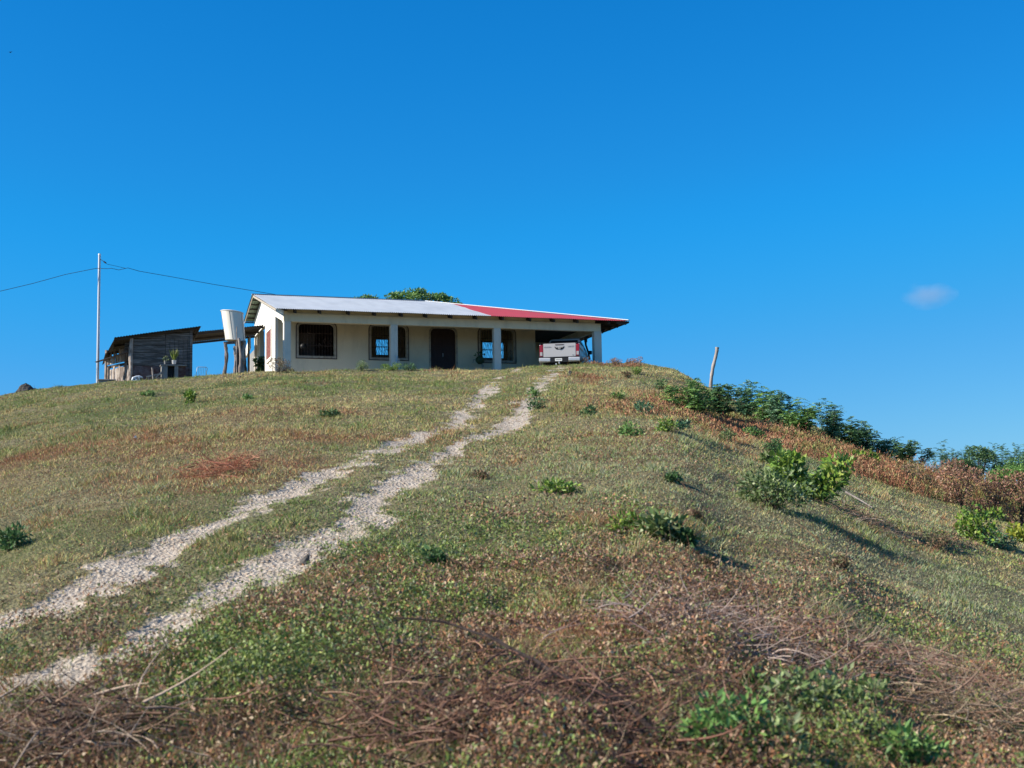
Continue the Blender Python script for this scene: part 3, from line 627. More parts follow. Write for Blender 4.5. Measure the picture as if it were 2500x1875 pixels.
for x, y, w, h, st, pal, lb in [
    (1578, 1010, 66, 30, 'small', 'blue', 'flat blue green bush below the brow, left of the feathery row'),
    (1545, 1064, 66, 32, 'small', 'mid', 'green bush casting a shadow, lower left of a pair'),
    (1632, 1056, 50, 34, 'small', 'bright', 'yellow green bush, right one of a pair with shadows'),
    (1662, 1050, 45, 22, 'small', 'blue', 'tiny blue green bush touching the yellow green one'),
    (1553, 915, 20, 18, 'small', 'bright', 'tiny bright plant just under the brow of the hill'),
    (1530, 922, 26, 14, 'small', 'brown', 'little yellowing clump beside the tiny bright plant'),
    (1612, 950, 34, 24, 'small', 'dark', 'dark little bush below the bare brow'),
    (1775, 1078, 48, 34, 'fine', 'silver', 'grassy tussock with a dark hollow under the red grass'),
    (1838, 1080, 62, 36, 'small', 'mid', 'low bush against the lower edge of the red grass'),
    (1890, 1102, 56, 34, 'small', 'dark', 'dark low bush at the foot of the tallest red grass'),
    (1920, 1128, 26, 28, 'broad', 'mid', 'small leafy sprig above the big leaf shrub'),
    (1875, 1130, 28, 20, 'broad', 'silver', 'pale leafed sprig up and left of the big leaf shrub'),
    (1360, 1204, 130, 26, 'small', 'bright', 'wide flat bright green clump mid slope'),
    (1535, 1302, 80, 40, 'small', 'bright', 'bright green clump left of the pale leaved plant'),
    (1622, 1322, 95, 62, 'broad', 'silver', 'pale leaved plant with whitish leaves and a dark side'),
    (1670, 1335, 70, 34, 'broad', 'dark', 'dark clump leaning off the pale leaved plant'),
    (1310, 1000, 44, 26, 'small', 'dark', 'dark green clump near the top of the right wheel track'),
    (1305, 968, 26, 18, 'small', 'mid', 'small green clump by the bend of the right wheel track'),
    (1060, 1385, 40, 34, 'small', 'dark', 'dark weed clump in the middle of the near slope'),
    (466, 985, 28, 32, 'broad', 'bright', 'bright green sprig alone on the left slope below the shed'),
    (808, 1018, 55, 16, 'small', 'dark', 'flat dark green patch plant above the left wheel track'),
    (358, 968, 42, 12, 'small', 'mid', 'low dark green clump left of the bright sprig'),
    (610, 975, 34, 10, 'small', 'mid', 'low green clump on the lawn below the house corner'),
    (1178, 1172, 30, 26, 'fine', 'brown', 'dry grey tuft beside the right wheel track'),
    (22, 1345, 95, 62, 'small', 'dark', 'dark bush at the left edge of the view'),
    (2395, 1330, 120, 92, 'broad', 'bright', 'yellow green leafy bush on the right bank'),
    (2440, 1345, 90, 60, 'small', 'blue', 'blue green bush under the yellow green one on the right bank'),
    (2490, 1325, 60, 48, 'broad', 'yellow', 'bright yellow bush at the right edge of the view'),
    (2290, 1345, 90, 50, 'fine', 'brown', 'brown withered bush left of the yellow green one'),
    (2060, 1392, 60, 34, 'fine', 'brown', 'low scrub casting the long dark shadow on the right slope'),
    (1730, 1382, 26, 18, 'fine', 'brown', 'small dark scrub below the pale leaved plant'),
    (1780, 1880, 190, 190, 'small', 'mid', 'green leafy weed at the bottom edge, right of middle'),
    (1980, 1790, 240, 170, 'small', 'silver', 'grey green leafy weed in the near right foreground'),
    (1880, 1885, 260, 110, 'small', 'silver', 'wide grey green leafy weed along the bottom edge'),
    (2230, 1880, 150, 90, 'small', 'mid', 'green leafy weed at the bottom edge toward the right corner'),
    (1830, 1700, 110, 70, 'small', 'mid', 'green weed above the leafy one at the bottom edge'),
    (2110, 1740, 110, 110, 'small', 'silver', 'dull green weed right of the grey green one'),
    (1440, 1015, 40, 26, 'small', 'dark', 'dark clump in the dry grass under the carport end'),
    (1510, 975, 34, 20, 'small', 'mid', 'small green clump between the carport and the brow bushes'),
    (1640, 1180, 34, 16, 'small', 'dark', 'small dark weed left of the silver green shrub'),
    (1700, 1270, 44, 20, 'fine', 'brown', 'brown weed clump below the silver green shrub'),
    (680, 910, 60, 38, 'fine', 'brown', 'dry yellow green shrub at the left corner of the house'),
    (708, 908, 36, 20, 'fine', 'brown', 'low scrub against the first veranda column'),
    (1425, 889, 46, 26, 'fine', 'rustish', 'rust twigs in front of the carport column'),
    (1545, 893, 56, 26, 'fine', 'rustish', 'pinkish dry bush on the skyline right of the house'),
    (1500, 892, 46, 18, 'fine', 'rustish', 'sparse dry twigs on the skyline beside the carport'),
    (882, 906, 40, 30, 'fine', 'silver', 'pale green grass clump in front of the veranda wall'),
    (955, 905, 80, 18, 'fine', 'bright', 'low green tuft at the foot of the second column'),
    (1000, 905, 34, 20, 'small', 'dark', 'small dark plant left of the door'),
    ]:
    bush('small_bush', x, y, w, h, st, pal, lb, cat='bush', dens=1.0 if w > 40 else .8)

# ------------------------------------------------------------------ house
H_ = empty('bungalow', P0, TH, 'cream bungalow with grey and red roof on the hilltop', 'house')
UW, RZ, EZ, EV, RV = 16.47, 4.75, 2.74, -.6, 7.6          # right eave, ridge and eave height, eave and ridge depth
RU = 8.45; BV = 11.0                                      # ridge end, rear eave depth
sl_ = (RZ - EZ) / (RV - EV)
def roofz(v): return EZ + sl_ * (v - EV) if v <= RV else RZ - sl_ * (v - RV)
def corr(name, us, v0f, v1f, m, parent, zf, amp=.018, nv=10, pitch=.10, under=None):
    """corrugated sheet between v0f(u) and v1f(u)"""
    us = np.arange(us[0], us[1] + .001, pitch / 4); V1 = []; nu = len(us)
    for u in us:
        a, b = v0f(u), v1f(u)
        for k in range(nv + 1):
            v = a + (b - a) * k / nv; V1.append((u, v, zf(u, v) + (.022 if under and v > v0f(u) + 3.9 and name == 'roof_sheet' else 0) + amp * math.sin(2 * math.pi * u / pitch) + .006 * math.sin(v * 3 + u * 1.7)))
    V1 = np.array(V1); i = np.arange(nu * (nv + 1)).reshape(nu, nv + 1)
    Fq = np.c_[i[:-1, :-1].ravel(), i[1:, :-1].ravel(), i[1:, 1:].ravel(), i[:-1, 1:].ravel()]
    if under:
        nV = len(V1); V2 = V1 - [0, 0, .012]; Vv = np.r_[V1, V2]; Ff = np.r_[Fq, Fq[:, ::-1] + nV]
        return raw(name, Vv, Ff, m, parent, smooth=True, mats=[m, under], midx=np.r_[np.zeros(len(Fq)), np.ones(len(Fq))])
    return raw(name, V1, Fq, m, parent, smooth=True)
hipv = lambda u: EV + (RV - EV) * np.clip((UW - u) / (UW - RU), 0, 1)
lef = lambda u: EV
US = 9.55
zf = lambda u, v: roofz(v)
o = corr('roof_sheet', (-.42, US), lef, lambda u: RV if u < RU else hipv(u), m_roofw, H_, zf, under=m_under); o['label'] = 'grey zinc part of the front roof'
o = corr('roof_sheet', (US + .005, UW), lef, hipv, m_roofr, H_, zf, under=m_under); o['label'] = 'red painted part of the front roof'
o = corr('roof_sheet', (-.50, RU), lambda u: RV + .003, lambda u: BV, m_roofw, H_, lambda u, v: roofz(v) - .006, under=m_green); o['label'] = 'rear roof with green underside'
# hip end and the rear strip beyond the ridge
hipz = lambda u: EZ + (RZ - EZ) * (UW - u) / (UW - RU)
bu = UW - (UW - RU) * (roofz(BV) - EZ) / (RZ - EZ)
mb = MB(); mb.add([(UW, EV, EZ - .03), (UW, BV, EZ - .03), (bu, BV, roofz(BV) - .02), (RU, RV, RZ - .02)], [(0, 1, 2, 3)])
mb.add([(RU, RV, RZ - .015), (bu, BV, roofz(BV) - .015), (RU, BV, roofz(BV) - .015)], [(0, 1, 2)])
mb.build('hip_roof', m_under, H_)
mb = MB(); mb.beam((RU, RV, RZ + .035), (UW + .03, EV - .02, EZ + .035), .22, .03); mb.build('hip_cap', m_cap, H_)
mb = MB(); mb.beam((-.5, RV, RZ + .03), (RU, RV, RZ + .03), .3, .025); mb.build('ridge_cap', m_roofw, H_)
mb = MB(); mb.beam((UW + .02, EV, EZ - .06), (UW + .02, BV, EZ - .06), .03, .09); mb.build('eave_board', m_dark, H_)
mb = MB(); mb.beam((-.44, EV + .02, EZ - .07), (-.44, RV - .1, RZ - .09), .03, .09); mb.beam((-.44, RV + .1, RZ - .09), (-.44, BV, roofz(BV) - .07), .03, .09)
mb.build('verge_board', m_trim, H_)
for k in range(6):                                         # purlins under the rear slope
    v = RV + .45 + k * .58
    mb = MB(); mb.box((-.43, v, roofz(v) - .10), (RU, v + .05, roofz(v) - .045)); mb.build('purlin', m_dark, H_)
for u in (.45, 1.55, 2.85, 4.05, 5.3, 6.45, 7.65, 8.85, 10.15, 11.5, 12.7, 13.9, 15.5):       # rafter tails over the beam
    mb = MB(); mb.beam((u, EV + .08, EZ - .11), (u, 1.6, roofz(1.6) - .13), .07, .14); mb.build('rafter', m_dark, H_)
for v in (-.45, .55, 1.5, 2.5, 3.55, 4.6, 5.7, 6.8, 8.4, 10.2):
    ui = max(14.2, UW - (v - EV) / (RV - EV) * (UW - RU) + .12) if v > 0 else 15.9
    mb = MB(); mb.beam((UW - .06, v, EZ - .10), (ui, v, (hipz(ui) - .14) if v > 0 else EZ - .06), .07, .15); mb.build('rafter', m_dark, H_)
# walls
def front(vv): return lambda a, b, t: (a, vv + t, b)
def side(u0): return lambda a, b, t: (u0 + t, a, b)
wins = [(1.10, 1.10, 2.78, 2.63), (4.57, 1.10, 6.28, 2.63), (10.02, 1.10, 11.73, 2.63)]
drx = (7.50, 0.0, 8.76, 2.60)
mb = MB(); mb.panel([(0.153, -.02), (12.88, -.02), (12.88, 3.30), (.153, 3.30)], [rrect(a, b, cc_, d, .22) for a, b, cc_, d in wins] + [rrect(drx[0], .01, drx[2], drx[3], .25)], front(2.8), 0, .15)
mb.build('front_wall', m_wall, H_)
VW = [(.0, 2.28), (.0, 2.66), (.02, 2.74), (RV, RZ - .14), (10.5, roofz(10.5) - .1), (10.5, 3.02), (6.30, 3.02), (6.30, -.9), (2.78, -.9), (2.78, 2.92), (.56, 2.37), (.56, 2.28)]
mb = MB(); mb.panel(VW, [[(3.85, 1.10), (5.62, 1.10), (5.62, 2.60), (3.85, 2.60)]], side(0), 0, .15)
mb.build('gable_wall', m_wallw, H_)
mb = MB(); mb.panel([(3.78, 1.02), (5.70, 1.02), (5.70, 2.67), (3.78, 2.67)], [[(3.93, 1.18), (5.54, 1.18), (5.54, 2.52), (3.93, 2.52)]], side(-.045), 0, .06)
f_ = mb.build('window_frame', m_wallw, H_)
mb = MB(); mb.box((-.02, 3.93, 1.18), (.03, 5.54, 2.52)); mb.build('shutter', m_shut, f_)
mb = MB(); mb.box((12.73, 2.96, -.02), (12.88, 7.0, 3.2)); mb.build('side_wall', m_wall, H_)
# back wall with two barred windows to the sky
a1 = loc(918, 827, v=7.0); a2 = loc(948, 868, v=7.0); b1 = loc(1178, 834, v=7.0); b2 = loc(1231, 876, v=7.0)
bw = [(a1[0], a2[2], a2[0], a1[2]), (b1[0], b2[2], b2[0], b1[2])]
mb = MB(); mb.panel([(.16, -.02), (16.1, -.02), (16.1, 3.05), (RU + 1, 4.3), (.16, 4.3)], [[(x0, y0), (x1, y0), (x1, y1), (x0, y1)] for x0, y0, x1, y1 in bw], front(7.0), 0, .12)
mb.build('back_wall', m_wall, H_)
for x0, y0, x1, y1 in bw:
    mb = MB(); nb = int((x1 - x0) / .07)
    for k in range(nb + 1):
        x = x0 + (x1 - x0) * k / nb; zz = np.linspace(y0, y1, 9)
        mb.tube([(x + .022 * math.sin(j * 1.9 + k * 1.3), 7.05, z) for j, z in enumerate(zz)], .013, 4)
    for z in (y0 + .02, (y0 + y1) / 2 + .03, y1 - .02): mb.tube([(x0, 7.05, z), (x1, 7.05, z)], .016, 4)
    mb.build('back_window_grill', m_black, H_)
# inner partitions and ceiling keep the rooms dark
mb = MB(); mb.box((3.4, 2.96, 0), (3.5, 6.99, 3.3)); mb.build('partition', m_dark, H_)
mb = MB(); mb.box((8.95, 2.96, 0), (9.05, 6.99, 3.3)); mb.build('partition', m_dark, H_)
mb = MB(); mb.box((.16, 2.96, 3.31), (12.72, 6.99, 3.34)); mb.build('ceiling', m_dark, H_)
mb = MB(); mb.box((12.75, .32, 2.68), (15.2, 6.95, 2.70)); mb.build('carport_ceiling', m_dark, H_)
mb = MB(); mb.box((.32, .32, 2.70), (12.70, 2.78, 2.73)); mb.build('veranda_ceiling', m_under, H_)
mb = MB(); mb.box((-.04, -.05, -1.6), (12.9, 10.6, -.03)); mb.build('floor_slab', m_conc, H_)
# columns and beam
for (u0, u1, zb) in [(0, .31, -.4), (4.88, 5.21, -.4), (9.85, 10.19, -.4), (14.92, 15.30, -.2)]:
    mb = MB(); mb.box((u0, 0, zb), (u1, .32, 2.27)); mb.build('column', m_colm, H_, bevel=.012)
mb = MB(); mb.box((-.002, -.012, -.3), (.32, .0, .12)); mb.box((-.012, -.012, -.3), (-.002, .30, .10)); mb.build('column_foot', m_conc, H_)
mb = MB(); mb.box((.162, .02, 2.272), (15.28, .30, 2.66)); mb.build('beam', m_wall, H_, bevel=.01)
mb = MB(); mb.box((.162, .08, 2.662), (15.0, .22, 2.84)); mb.build('fascia_wall', m_wall, H_)
mb = MB(); mb.box((.0, -.004, 2.272), (.16, .30, 2.72)); mb.build('beam_end', m_wall, H_)
mb = MB(); mb.box((15.02, .31, 2.30), (15.24, 7.0, 2.62)); mb.build('side_beam', m_wall, H_)
mb = MB(); mb.box((14.95, 6.7, -.2), (15.25, 6.99, 2.62)); mb.build('column', m_colm, H_)
# windows
def window(a, b, cc_, d, i):
    mb = MB(); mb.panel(rrect(a - .10, b - .10, cc_ + .10, d + .10, .30, 8), [rrect(a, b, cc_, d, .22, 8)], front(2.8), -.03, .002)
    fr = mb.build('window_frame', m_trim, H_)
    mb = MB(); mb.panel(rrect(a - .135, b - .135, cc_ + .135, d + .135, .33, 8), [rrect(a - .10, b - .10, cc_ + .10, d + .10, .30, 8)], front(2.8), -.035, .002)
    mb.build('frame_line', m_line, fr)
    mb = MB(); r_n = random.Random(i)
    nb = int((cc_ - a) / .13)
    for k in range(1, nb):
        x = a + (cc_ - a) * k / nb; top = d if .25 < x - a < cc_ - a - .25 else d - .12
        mb.tube([(x, 2.86, b), (x, 2.86, top)], .007, 4)
    for z in (b + .04, b + .5, d - .45): mb.tube([(a, 2.86, z), (cc_, 2.86, z)], .008, 4)
    for k in range(int((cc_ - a) / .26)):                         # scrolls
        x = a + .2 + k * .26; z = b + .28 + r_n.uniform(0, .9)
        mb.tube([(x + .07 * c(t) * (1 - t / 9), 2.85, z + .10 * s(t)) for t in np.linspace(0, 5.5, 9)], .007, 4)
    mb.build('window_grill', m_iron, fr)
    mb = MB(); mb.tube([(a - .03, 2.82, b - .02), (cc_ + .03, 2.82, b - .02)], .02, 4); mb.build('sill', m_trim, fr)
    return fr
w1 = window(*wins[0], 1); window(*wins[1], 2); window(*wins[2], 3)
# dim room behind the first window: a pale curtain pole and wall panels
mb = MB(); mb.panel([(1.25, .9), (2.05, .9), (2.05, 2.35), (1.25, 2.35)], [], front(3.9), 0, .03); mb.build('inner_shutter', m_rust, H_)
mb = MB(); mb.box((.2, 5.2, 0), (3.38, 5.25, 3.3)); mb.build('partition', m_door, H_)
# door
a, b, cc_, d = drx
mb = MB(); mb.panel(rrect(a - .09, b - .02, cc_ + .09, d + .09, .32, 8), [rrect(a, b - .01, cc_, d, .25, 8)], front(2.8), -.025, .002); df = mb.build('door_frame', m_trim, H_)
mb = MB(); mb.panel(rrect(a, b + .01, cc_, d, .25, 8), [], front(2.88), 0, .05); dr = mb.build('door', m_door, H_)
mb = MB()
for i in range(2):
    for (z0, z1) in ((.15, .85), (.98, 1.65), (1.78, 2.35)):
        x0 = a + .10 + i * .56; mb.box((x0, 2.862, z0), (x0 + .48, 2.879, z1)); mb.box((x0 + .07, 2.852, z0 + .08), (x0 + .41, 2.861, z1 - .08))
mb.build('door_panel', m_door, dr, bevel=.006)
mb = MB(); mb.tube([(a + .62, 2.83, 1.22), (a + .62, 2.83, 1.40)], .012, 6); mb.build('handle', m_galv, dr)
# rear terrace seen past the left wall
for v in (8.2, 10.3):
    mb = MB(); mb.box((.0, v, -.9), (.2, v + .2, 3.018)); mb.build('rear_column', m_colm, H_)
mb = MB(); mb.box((.1, 8.9, -.9), (.2, 10.28, 3.0)); mb.build('rear_wall', m_colm, H_)
mb = MB(); mb.box((.22, 9.2, -.9), (.35, 14.5, 2.6)); mb.build('rear_wall', m_conc, H_)
pl = [loc(608, 823, u=-.35), loc(609, 850, u=-.35), loc(599, 874, u=-.35), loc(597, 862, u=-.35)]
mb = MB(); mb.panel([(p[1], p[2]) for p in pl], [], side(-.35), 0, .08); mb.build('sunlit_patch_panel', m_wallw, H_)  # added slanted white panel, cut to the outline of the sunlit diamond there

# lean-to roof between shed and house
A = loc(630, 795, v=6.6); B = loc(462, 812, v=6.6); Cc = loc(462, 838, v=10.2); Dd = loc(620, 822, v=10.2)
le = empty('lean_to_roof', P0, TH, 'dark corrugated lean-to roof linking the shed and the house', 'roof')
zz = lambda u, v: A[2] + (B[2] - A[2]) * (u - A[0]) / (B[0] - A[0]) + ((Cc[2] - B[2]) / 3.6) * (v - 6.6)
corr('roof_sheet', (B[0] - .1, -.02), lambda u: 6.6, lambda u: 10.2, m_rust, le, zz, amp=.02, pitch=.12, nv=4)
for v in (6.75, 8.4, 10.0):
    mb = MB(); mb.beam((B[0], v, zz(B[0], v) - .08), (-.03, v, zz(-.03, v) - .08), .07, .10); mb.build('rafter', m_dark, le)
for u in (-.35, B[0] + .3):
    mb = MB(); mb.tube([(u, 10.0, -.8), (u, 10.0, zz(u, 10.0) - .10)], .06, 7); mb.build('post', m_post, le)

# ------------------------------------------------------------------ shed
SV = 2.0
sh = empty('plank_shed', P0, TH, 'dark weathered plank shed with tilted roof left of the house', 'shed')
def sp(x, y, v=SV): return loc(x, y, v=v)
L0, L1 = sp(318, 934), sp(468, 924)
tl, tm, tr = sp(318, 826), sp(403, 812), sp(464, 806)
rows = [(905, 924, 'p2'), (884, 905, 'w'), (866, 884, 'w'), (850, 866, 'w'), (840, 850, 'w'), (826, 840, 'w'), (812, 826, 'w')]
x0, x1 = L0[0], L1[0]; xm = sp(404, 850)[0]
def zr(y, x): return sp(x, y)[2]
rn = random.Random(3)
zt = lambda x: tl[2] + (tr[2] - tl[2]) * (x - x0) / (x1 - x0)
zlev = [-.75, -.1, .42, .75, 1.08, 1.38, 1.66, 1.95, 2.3]
zb0 = sp(318, 892)[2]
hz = [min(L0[2], L1[2]) - .5] + [zb0 + k * .31 for k in range(0, 8)]
for k in range(len(hz) - 1):
    a, b = hz[k], min(hz[k + 1], 99)
    for (ua, ub) in ((x0, xm), (xm, x1)):
        ta = min(b, zt(ua)); tb = min(b, zt(ub))
        if ta < a + .03 and tb < a + .03: continue
        w_off = rn.uniform(-.02, .02); red = k == 0
        if ub == x1 and 0 < k < 5:                              # the darker door bay with upright boards is built below
            continue
        mb = MB(); mb.panel([(ua + .01, a), (ub - .01, a + rn.uniform(-.015, .015)), (ub - .01, max(tb, a + .02) - .012), (ua + .01, max(ta, a + .02) - rn.uniform(.008, .035))], [], front(SV + w_off), 0, .03)
        mb.build('wall_plank', m_plank2 if red else m_wood, sh)
nb = 6
for k in range(nb):
    ua = xm + (x1 - xm) * k / nb; mb = MB(); mb.box((ua + .006, SV + rn.uniform(-.01, .02), hz[1]), (xm + (x1 - xm) * (k + 1) / nb - .006, SV + .04, hz[5])); mb.build('wall_plank', m_wood, sh)
mb = MB(); mb.tube([(x0 - .03, SV - .04, L0[2] - .3), (x0 + .02, SV - .05, .3), (x0 - .01, SV - .03, .9), (x0 + .03, SV - .04, tl[2])], [.10, .085, .10, .07], 8); mb.build('corner_post', m_bamboo, sh, smooth=True)
mb = MB(); mb.box((x1 - .1, SV - .05, L1[2] - .5), (x1 + .02, SV + .05, tr[2])); mb.build('corner_post', m_wood, sh)
# left side: short upright slats with gaps, lit by the sun
SD = 3.4
pa, pb2 = np.array([x0 - .08, SV + .25]), np.array([x0 - .98, SV + 2.1])
for k in range(13):
    q1, q2 = pa + (pb2 - pa) * (k / 13), pa + (pb2 - pa) * ((k + rn.uniform(.62, .92)) / 13)
    for (za, zb) in ((-.35 + rn.uniform(-.1, .1), .50 + rn.uniform(-.15, .1)), (.60, 1.15 + rn.uniform(-.25, .1))):
        mb = MB(); mb.beam((q1[0], q1[1], (za + zb) / 2), (q2[0], q2[1], (za + zb) / 2), .025, zb - za); mb.build('side_slat', rn.choice([m_bamboo, m_bamboo, m_post]), sh)
for z in (-.42, .5, 1.12):
    mb = MB(); mb.beam((pa[0] + .06, pa[1], z), (pb2[0] + .06, pb2[1], z), .05, .12); mb.build('side_rail', m_dark, sh)
mb = MB(); mb.panel([(x0 - .25, -.8), (x1 - .05, -.8), (x1 - .05, zt(x1) - .10), (x0 - .25, zt(x0) - .10)], [], front(SV + .5), 0, .04); mb.build('back_wall', m_wood, sh)
mb = MB(); mb.box((x1 - .04, SV + .06, -.8), (x1, SV + SD, zt(x1))); mb.build('side_wall', m_wood, sh)
mb = MB(); mb.tube([(x0 - 1.02, SV + 2.1, -.8), (x0 - 1.0, SV + 2.1, 1.3)], .07, 6); mb.build('corner_post', m_bamboo, sh)
r1 = sp(279, 824, SV - .35); r2 = sp(492, 796, SV - .35)
nn_ = lambda u, v: r1[2] + (r2[2] - r1[2]) * (u - r1[0]) / (r2[0] - r1[0]) - .03 * (v - SV)
corr('roof_sheet', (r1[0], r2[0]), lambda u: SV - .35, lambda u: SV + SD + .4, m_rust, sh, nn_, amp=.015, pitch=.12, nv=4, under=m_dark)
for v in (SV - .1, SV + 1.6, SV + SD):
    mb = MB(); mb.beam((r1[0] + .05, v, nn_(r1[0], v) - .07), (r2[0] - .1, v, nn_(r2[0], v) - .07), .06, .08); mb.build('rafter', m_dark, sh)
d1 = sp(262, 858, SV + 1.0)
mb = MB(); mb.add([(r1[0] + .02, SV - .3, r1[2] - .02), (r1[0] + .02, SV + SD, r1[2] - .12), (r1[0] - .38, SV + SD, r1[2] - .75), (r1[0] - .30, SV + .2, r1[2] - .62), (r1[0] - .36, SV + .2, r1[2] - .64), (r1[0] - .44, SV + SD, r1[2] - .77)], [(0, 1, 2, 3), (3, 2, 5, 4)])
mb.build('side_flap', m_rust, sh)
mb = MB(); mb.beam((r1[0] - .75, SV + .6, r1[2] - 1.0), (x0 - .02, SV + .1, r1[2] - .55), .22, .025); mb.build('awning', m_rust, sh)

# things by the shed
def thing_at(name, x, y, v, rz, label, cat):
    q = loc(x, y, v=v); return empty(name, W(*q), TH + rz, label, cat), q
t, q = thing_at('concrete_stove', 418, 926, .9, 0, 'grey block cooking stove with dark mouth against the shed', 'stove')
mb = MB(); mb.box((-.42, -.02, -.3), (-.36, .62, .60)); mb.box((-.355, 0, -.3), (-.16, .6, .60)); mb.box((.14, 0, -.3), (.30, .6, .60)); mb.build('stove_side', m_conc, t)
mb = MB(); mb.box((-.155, .3, -.3), (.135, .6, .58)); mb.build('fire_hole', m_black, t)
mb = MB(); mb.box((-.46, -.04, .605), (.66, .62, .65)); mb.build('stove_top', m_conc, t)
mb = MB(); mb.box((.31, .1, -.3), (.62, .6, .60)); mb.build('stove_base', m_plank2, t)
def pot(name, x, y, v, r, h, m, label):
    t, q = thing_at(name, x, y, v, 0, label, 'plant pot')
    mb = MB(); mb.tube([(0, 0, 0), (0, 0, h * .9), (0, 0, h)], [r * .7, r * .95, r], 14); mb.build('pot', m, t, smooth=True); return t
t = pot('potted_plant', 425, 889, 1.2, .11, .17, m_potw, 'white pot with spiky yellow green plant on the stove')
N_ = 46; a_ = rng.uniform(0, 6.28, N_); D_ = unit(np.c_[np.cos(a_) * .38, np.sin(a_) * .38, np.ones(N_)])
vv, ff, cc3 = leaves(np.tile([0, 0, .15], (N_, 1)) + rng.normal(size=(N_, 3)) * .03, D_, rng.uniform(.3, .62, N_), .03, pick(N_, [(.20, .26, .05), (.30, .32, .08), (.12, .18, .04)], [2, 1, 1]), .1)
raw('foliage', vv, ff, m_leaf, t, col=cc3)
t = pot('potted_plant', 403, 889, 1.2, .05, .16, m_conc, 'grey green drooping plant in a small pot left of the spiky one')
N_ = 60; dv = unit(rng.normal(size=(N_, 3))); vv, ff, cc3 = leaves(np.array([.02, 0, .24]) + dv * [.11, .09, .08], unit(dv + [0, 0, -.5]), .07, .04, pick(N_, GREENS['silver'], [1, 1, 1, 1]) * .8)
raw('foliage', vv, ff, m_leaf, t, col=cc3)
t, q = thing_at('broken_crate', 378, 928, .8, 0, 'broken pale wooden rack leaning by the stove', 'wooden rack')
mb = MB(); mb.beam((-.05, 0, -.15), (-.12, .05, .55), .09, .03); mb.build('post', m_bamboo, t)
mb = MB(); mb.beam((-.36, 0, .14), (.30, .02, .30), .03, .06); mb.beam((-.32, .1, .02), (.3, .1, .12), .03, .05); mb.beam((.02, .02, .10), (.30, .05, .38), .03, .06); mb.build('rail', m_bamboo, t)
mb = MB()
for k in range(4): mb.beam((-.28 + k * .17, .05, -.2), (-.26 + k * .17, .05, .16 + .03 * k), .04, .02)
mb.build('slat', m_bamboo, t)
t, q = thing_at('plastic_scrap', 334, 932, .7, .3, 'crumpled white plastic scrap at the foot of the shed post', 'scrap')
mb = MB(); mb.tube([(-.24, 0, -.02), (-.17, 0, .16), (-.02, .05, .22), (.12, .05, .24), (.26, .03, .20)], [.035, .05, .045, .05, .03], 7)
mb.tube([(-.2, 0, .05), (-.08, -.08, .02), (.0, -.05, .12)], [.03, .035, .02], 6); mb.tube([(.08, 0, .22), (.13, .0, .0)], [.03, .025], 6); mb.tube([(-.1, 0, .15), (-.02, -.02, .06), (.08, 0, .04)], .03, 6)
tag(mb.build('plastic_sheet', m_cap, t, smooth=True))
t, q = thing_at('concrete_block', 265, 936, 1.5, 0, 'low pale concrete trough on the ground by the utility pole', 'trough')
mb = MB(); mb.box((-.42, -.3, -.2), (.42, .3, .10)); mb.build('block', m_conc, t, bevel=.01); mb = MB(); mb.box((-.46, -.34, .10), (.30, .34, .15)); mb.build('lid', m_bamboo, t, bevel=.01)
t, q = thing_at('bed_frame', 492, 914, 1.0, 0, 'small blue grey metal bed end standing in the grass', 'bed frame')
mb = MB(); mb.tube([(-.24, 0, -.15), (-.20, 0, .28), (-.16, 0, .33), (.20, 0, .33), (.25, 0, .28), (.18, 0, -.15)], .014, 6); mb.build('frame', m_galv, t, smooth=True)
mb = MB()
for k in range(5): mb.tube([(-.15 + k * .075, 0, -.1), (-.13 + k * .075, 0, .32)], .007, 4)
mb.build('bar', m_galv, t)

# water tank on its stand
TV = -.2
tb = loc(572, 909, v=TV)
st = empty('tank_stand', W(*tb), TH, 'rough log and branch stand carrying the water tank', 'stand')
t0 = loc(572, 830, v=TV)[2] - tb[2]
def rel(x, y, dv=0): q = loc(x, y, v=TV + dv); return (q[0] - tb[0], dv, q[2] - tb[2])
def rough(pts, r, nme, m=m_post, n=8):
    P_ = []; R_ = []
    for i in range(len(pts) - 1):
        for k in range(5):
            t = k / 5; P_.append([pts[i][j] * (1 - t) + pts[i + 1][j] * t + random.uniform(-.012, .012) for j in range(3)]); R_.append(r * random.uniform(.8, 1.2))
    P_.append(pts[-1]); R_.append(r * .9); mb = MB(); mb.tube(P_, R_, n); return mb.build(nme, m, st)
rough([rel(548, 918), rel(553, 870), rel(551, 838)], .075, 'leg'); rough([rel(577, 918, .1), rel(580, 860, .1), rel(579, 836, .1)], .09, 'leg'); rough([rel(594, 914, .6), rel(595, 860, .6), rel(592, 838, .6)], .09, 'leg')
rough([rel(585, 916, -.1), rel(588, 870, -.1), rel(583, 826, -.1)], .06, 'leg', m_grey); rough([rel(592, 914, .1), rel(589, 880, .1), rel(598, 836, .1)], .06, 'leg', m_grey)
rough([rel(578, 925, -.35), rel(577, 860, -.35), rel(578, 797, -.35)], .022, 'pole', m_grey, 6); rough([rel(568, 922, -.2), rel(573, 890, -.2), rel(578, 858, -.2)], .022, 'pole', m_grey, 6)
for i in range(9):
    xx = 573 + i * 3.2; rough([rel(xx + random.uniform(-3, 3), 915, .3 * random.random()), rel(xx + random.uniform(-3, 3), 875, .3 * random.random()), rel(xx + random.uniform(-2, 2), 845, .3 * random.random())], random.uniform(.04, .07), 'branch', random.choice([m_grey, m_post, m_post]), 6)
mb = MB(); mb.beam(rel(546, 837, .1), rel(600, 834, .1), .12, .09); mb.beam(rel(549, 838, .7), rel(600, 835, .7), .12, .09); mb.build('platform', m_post, st)
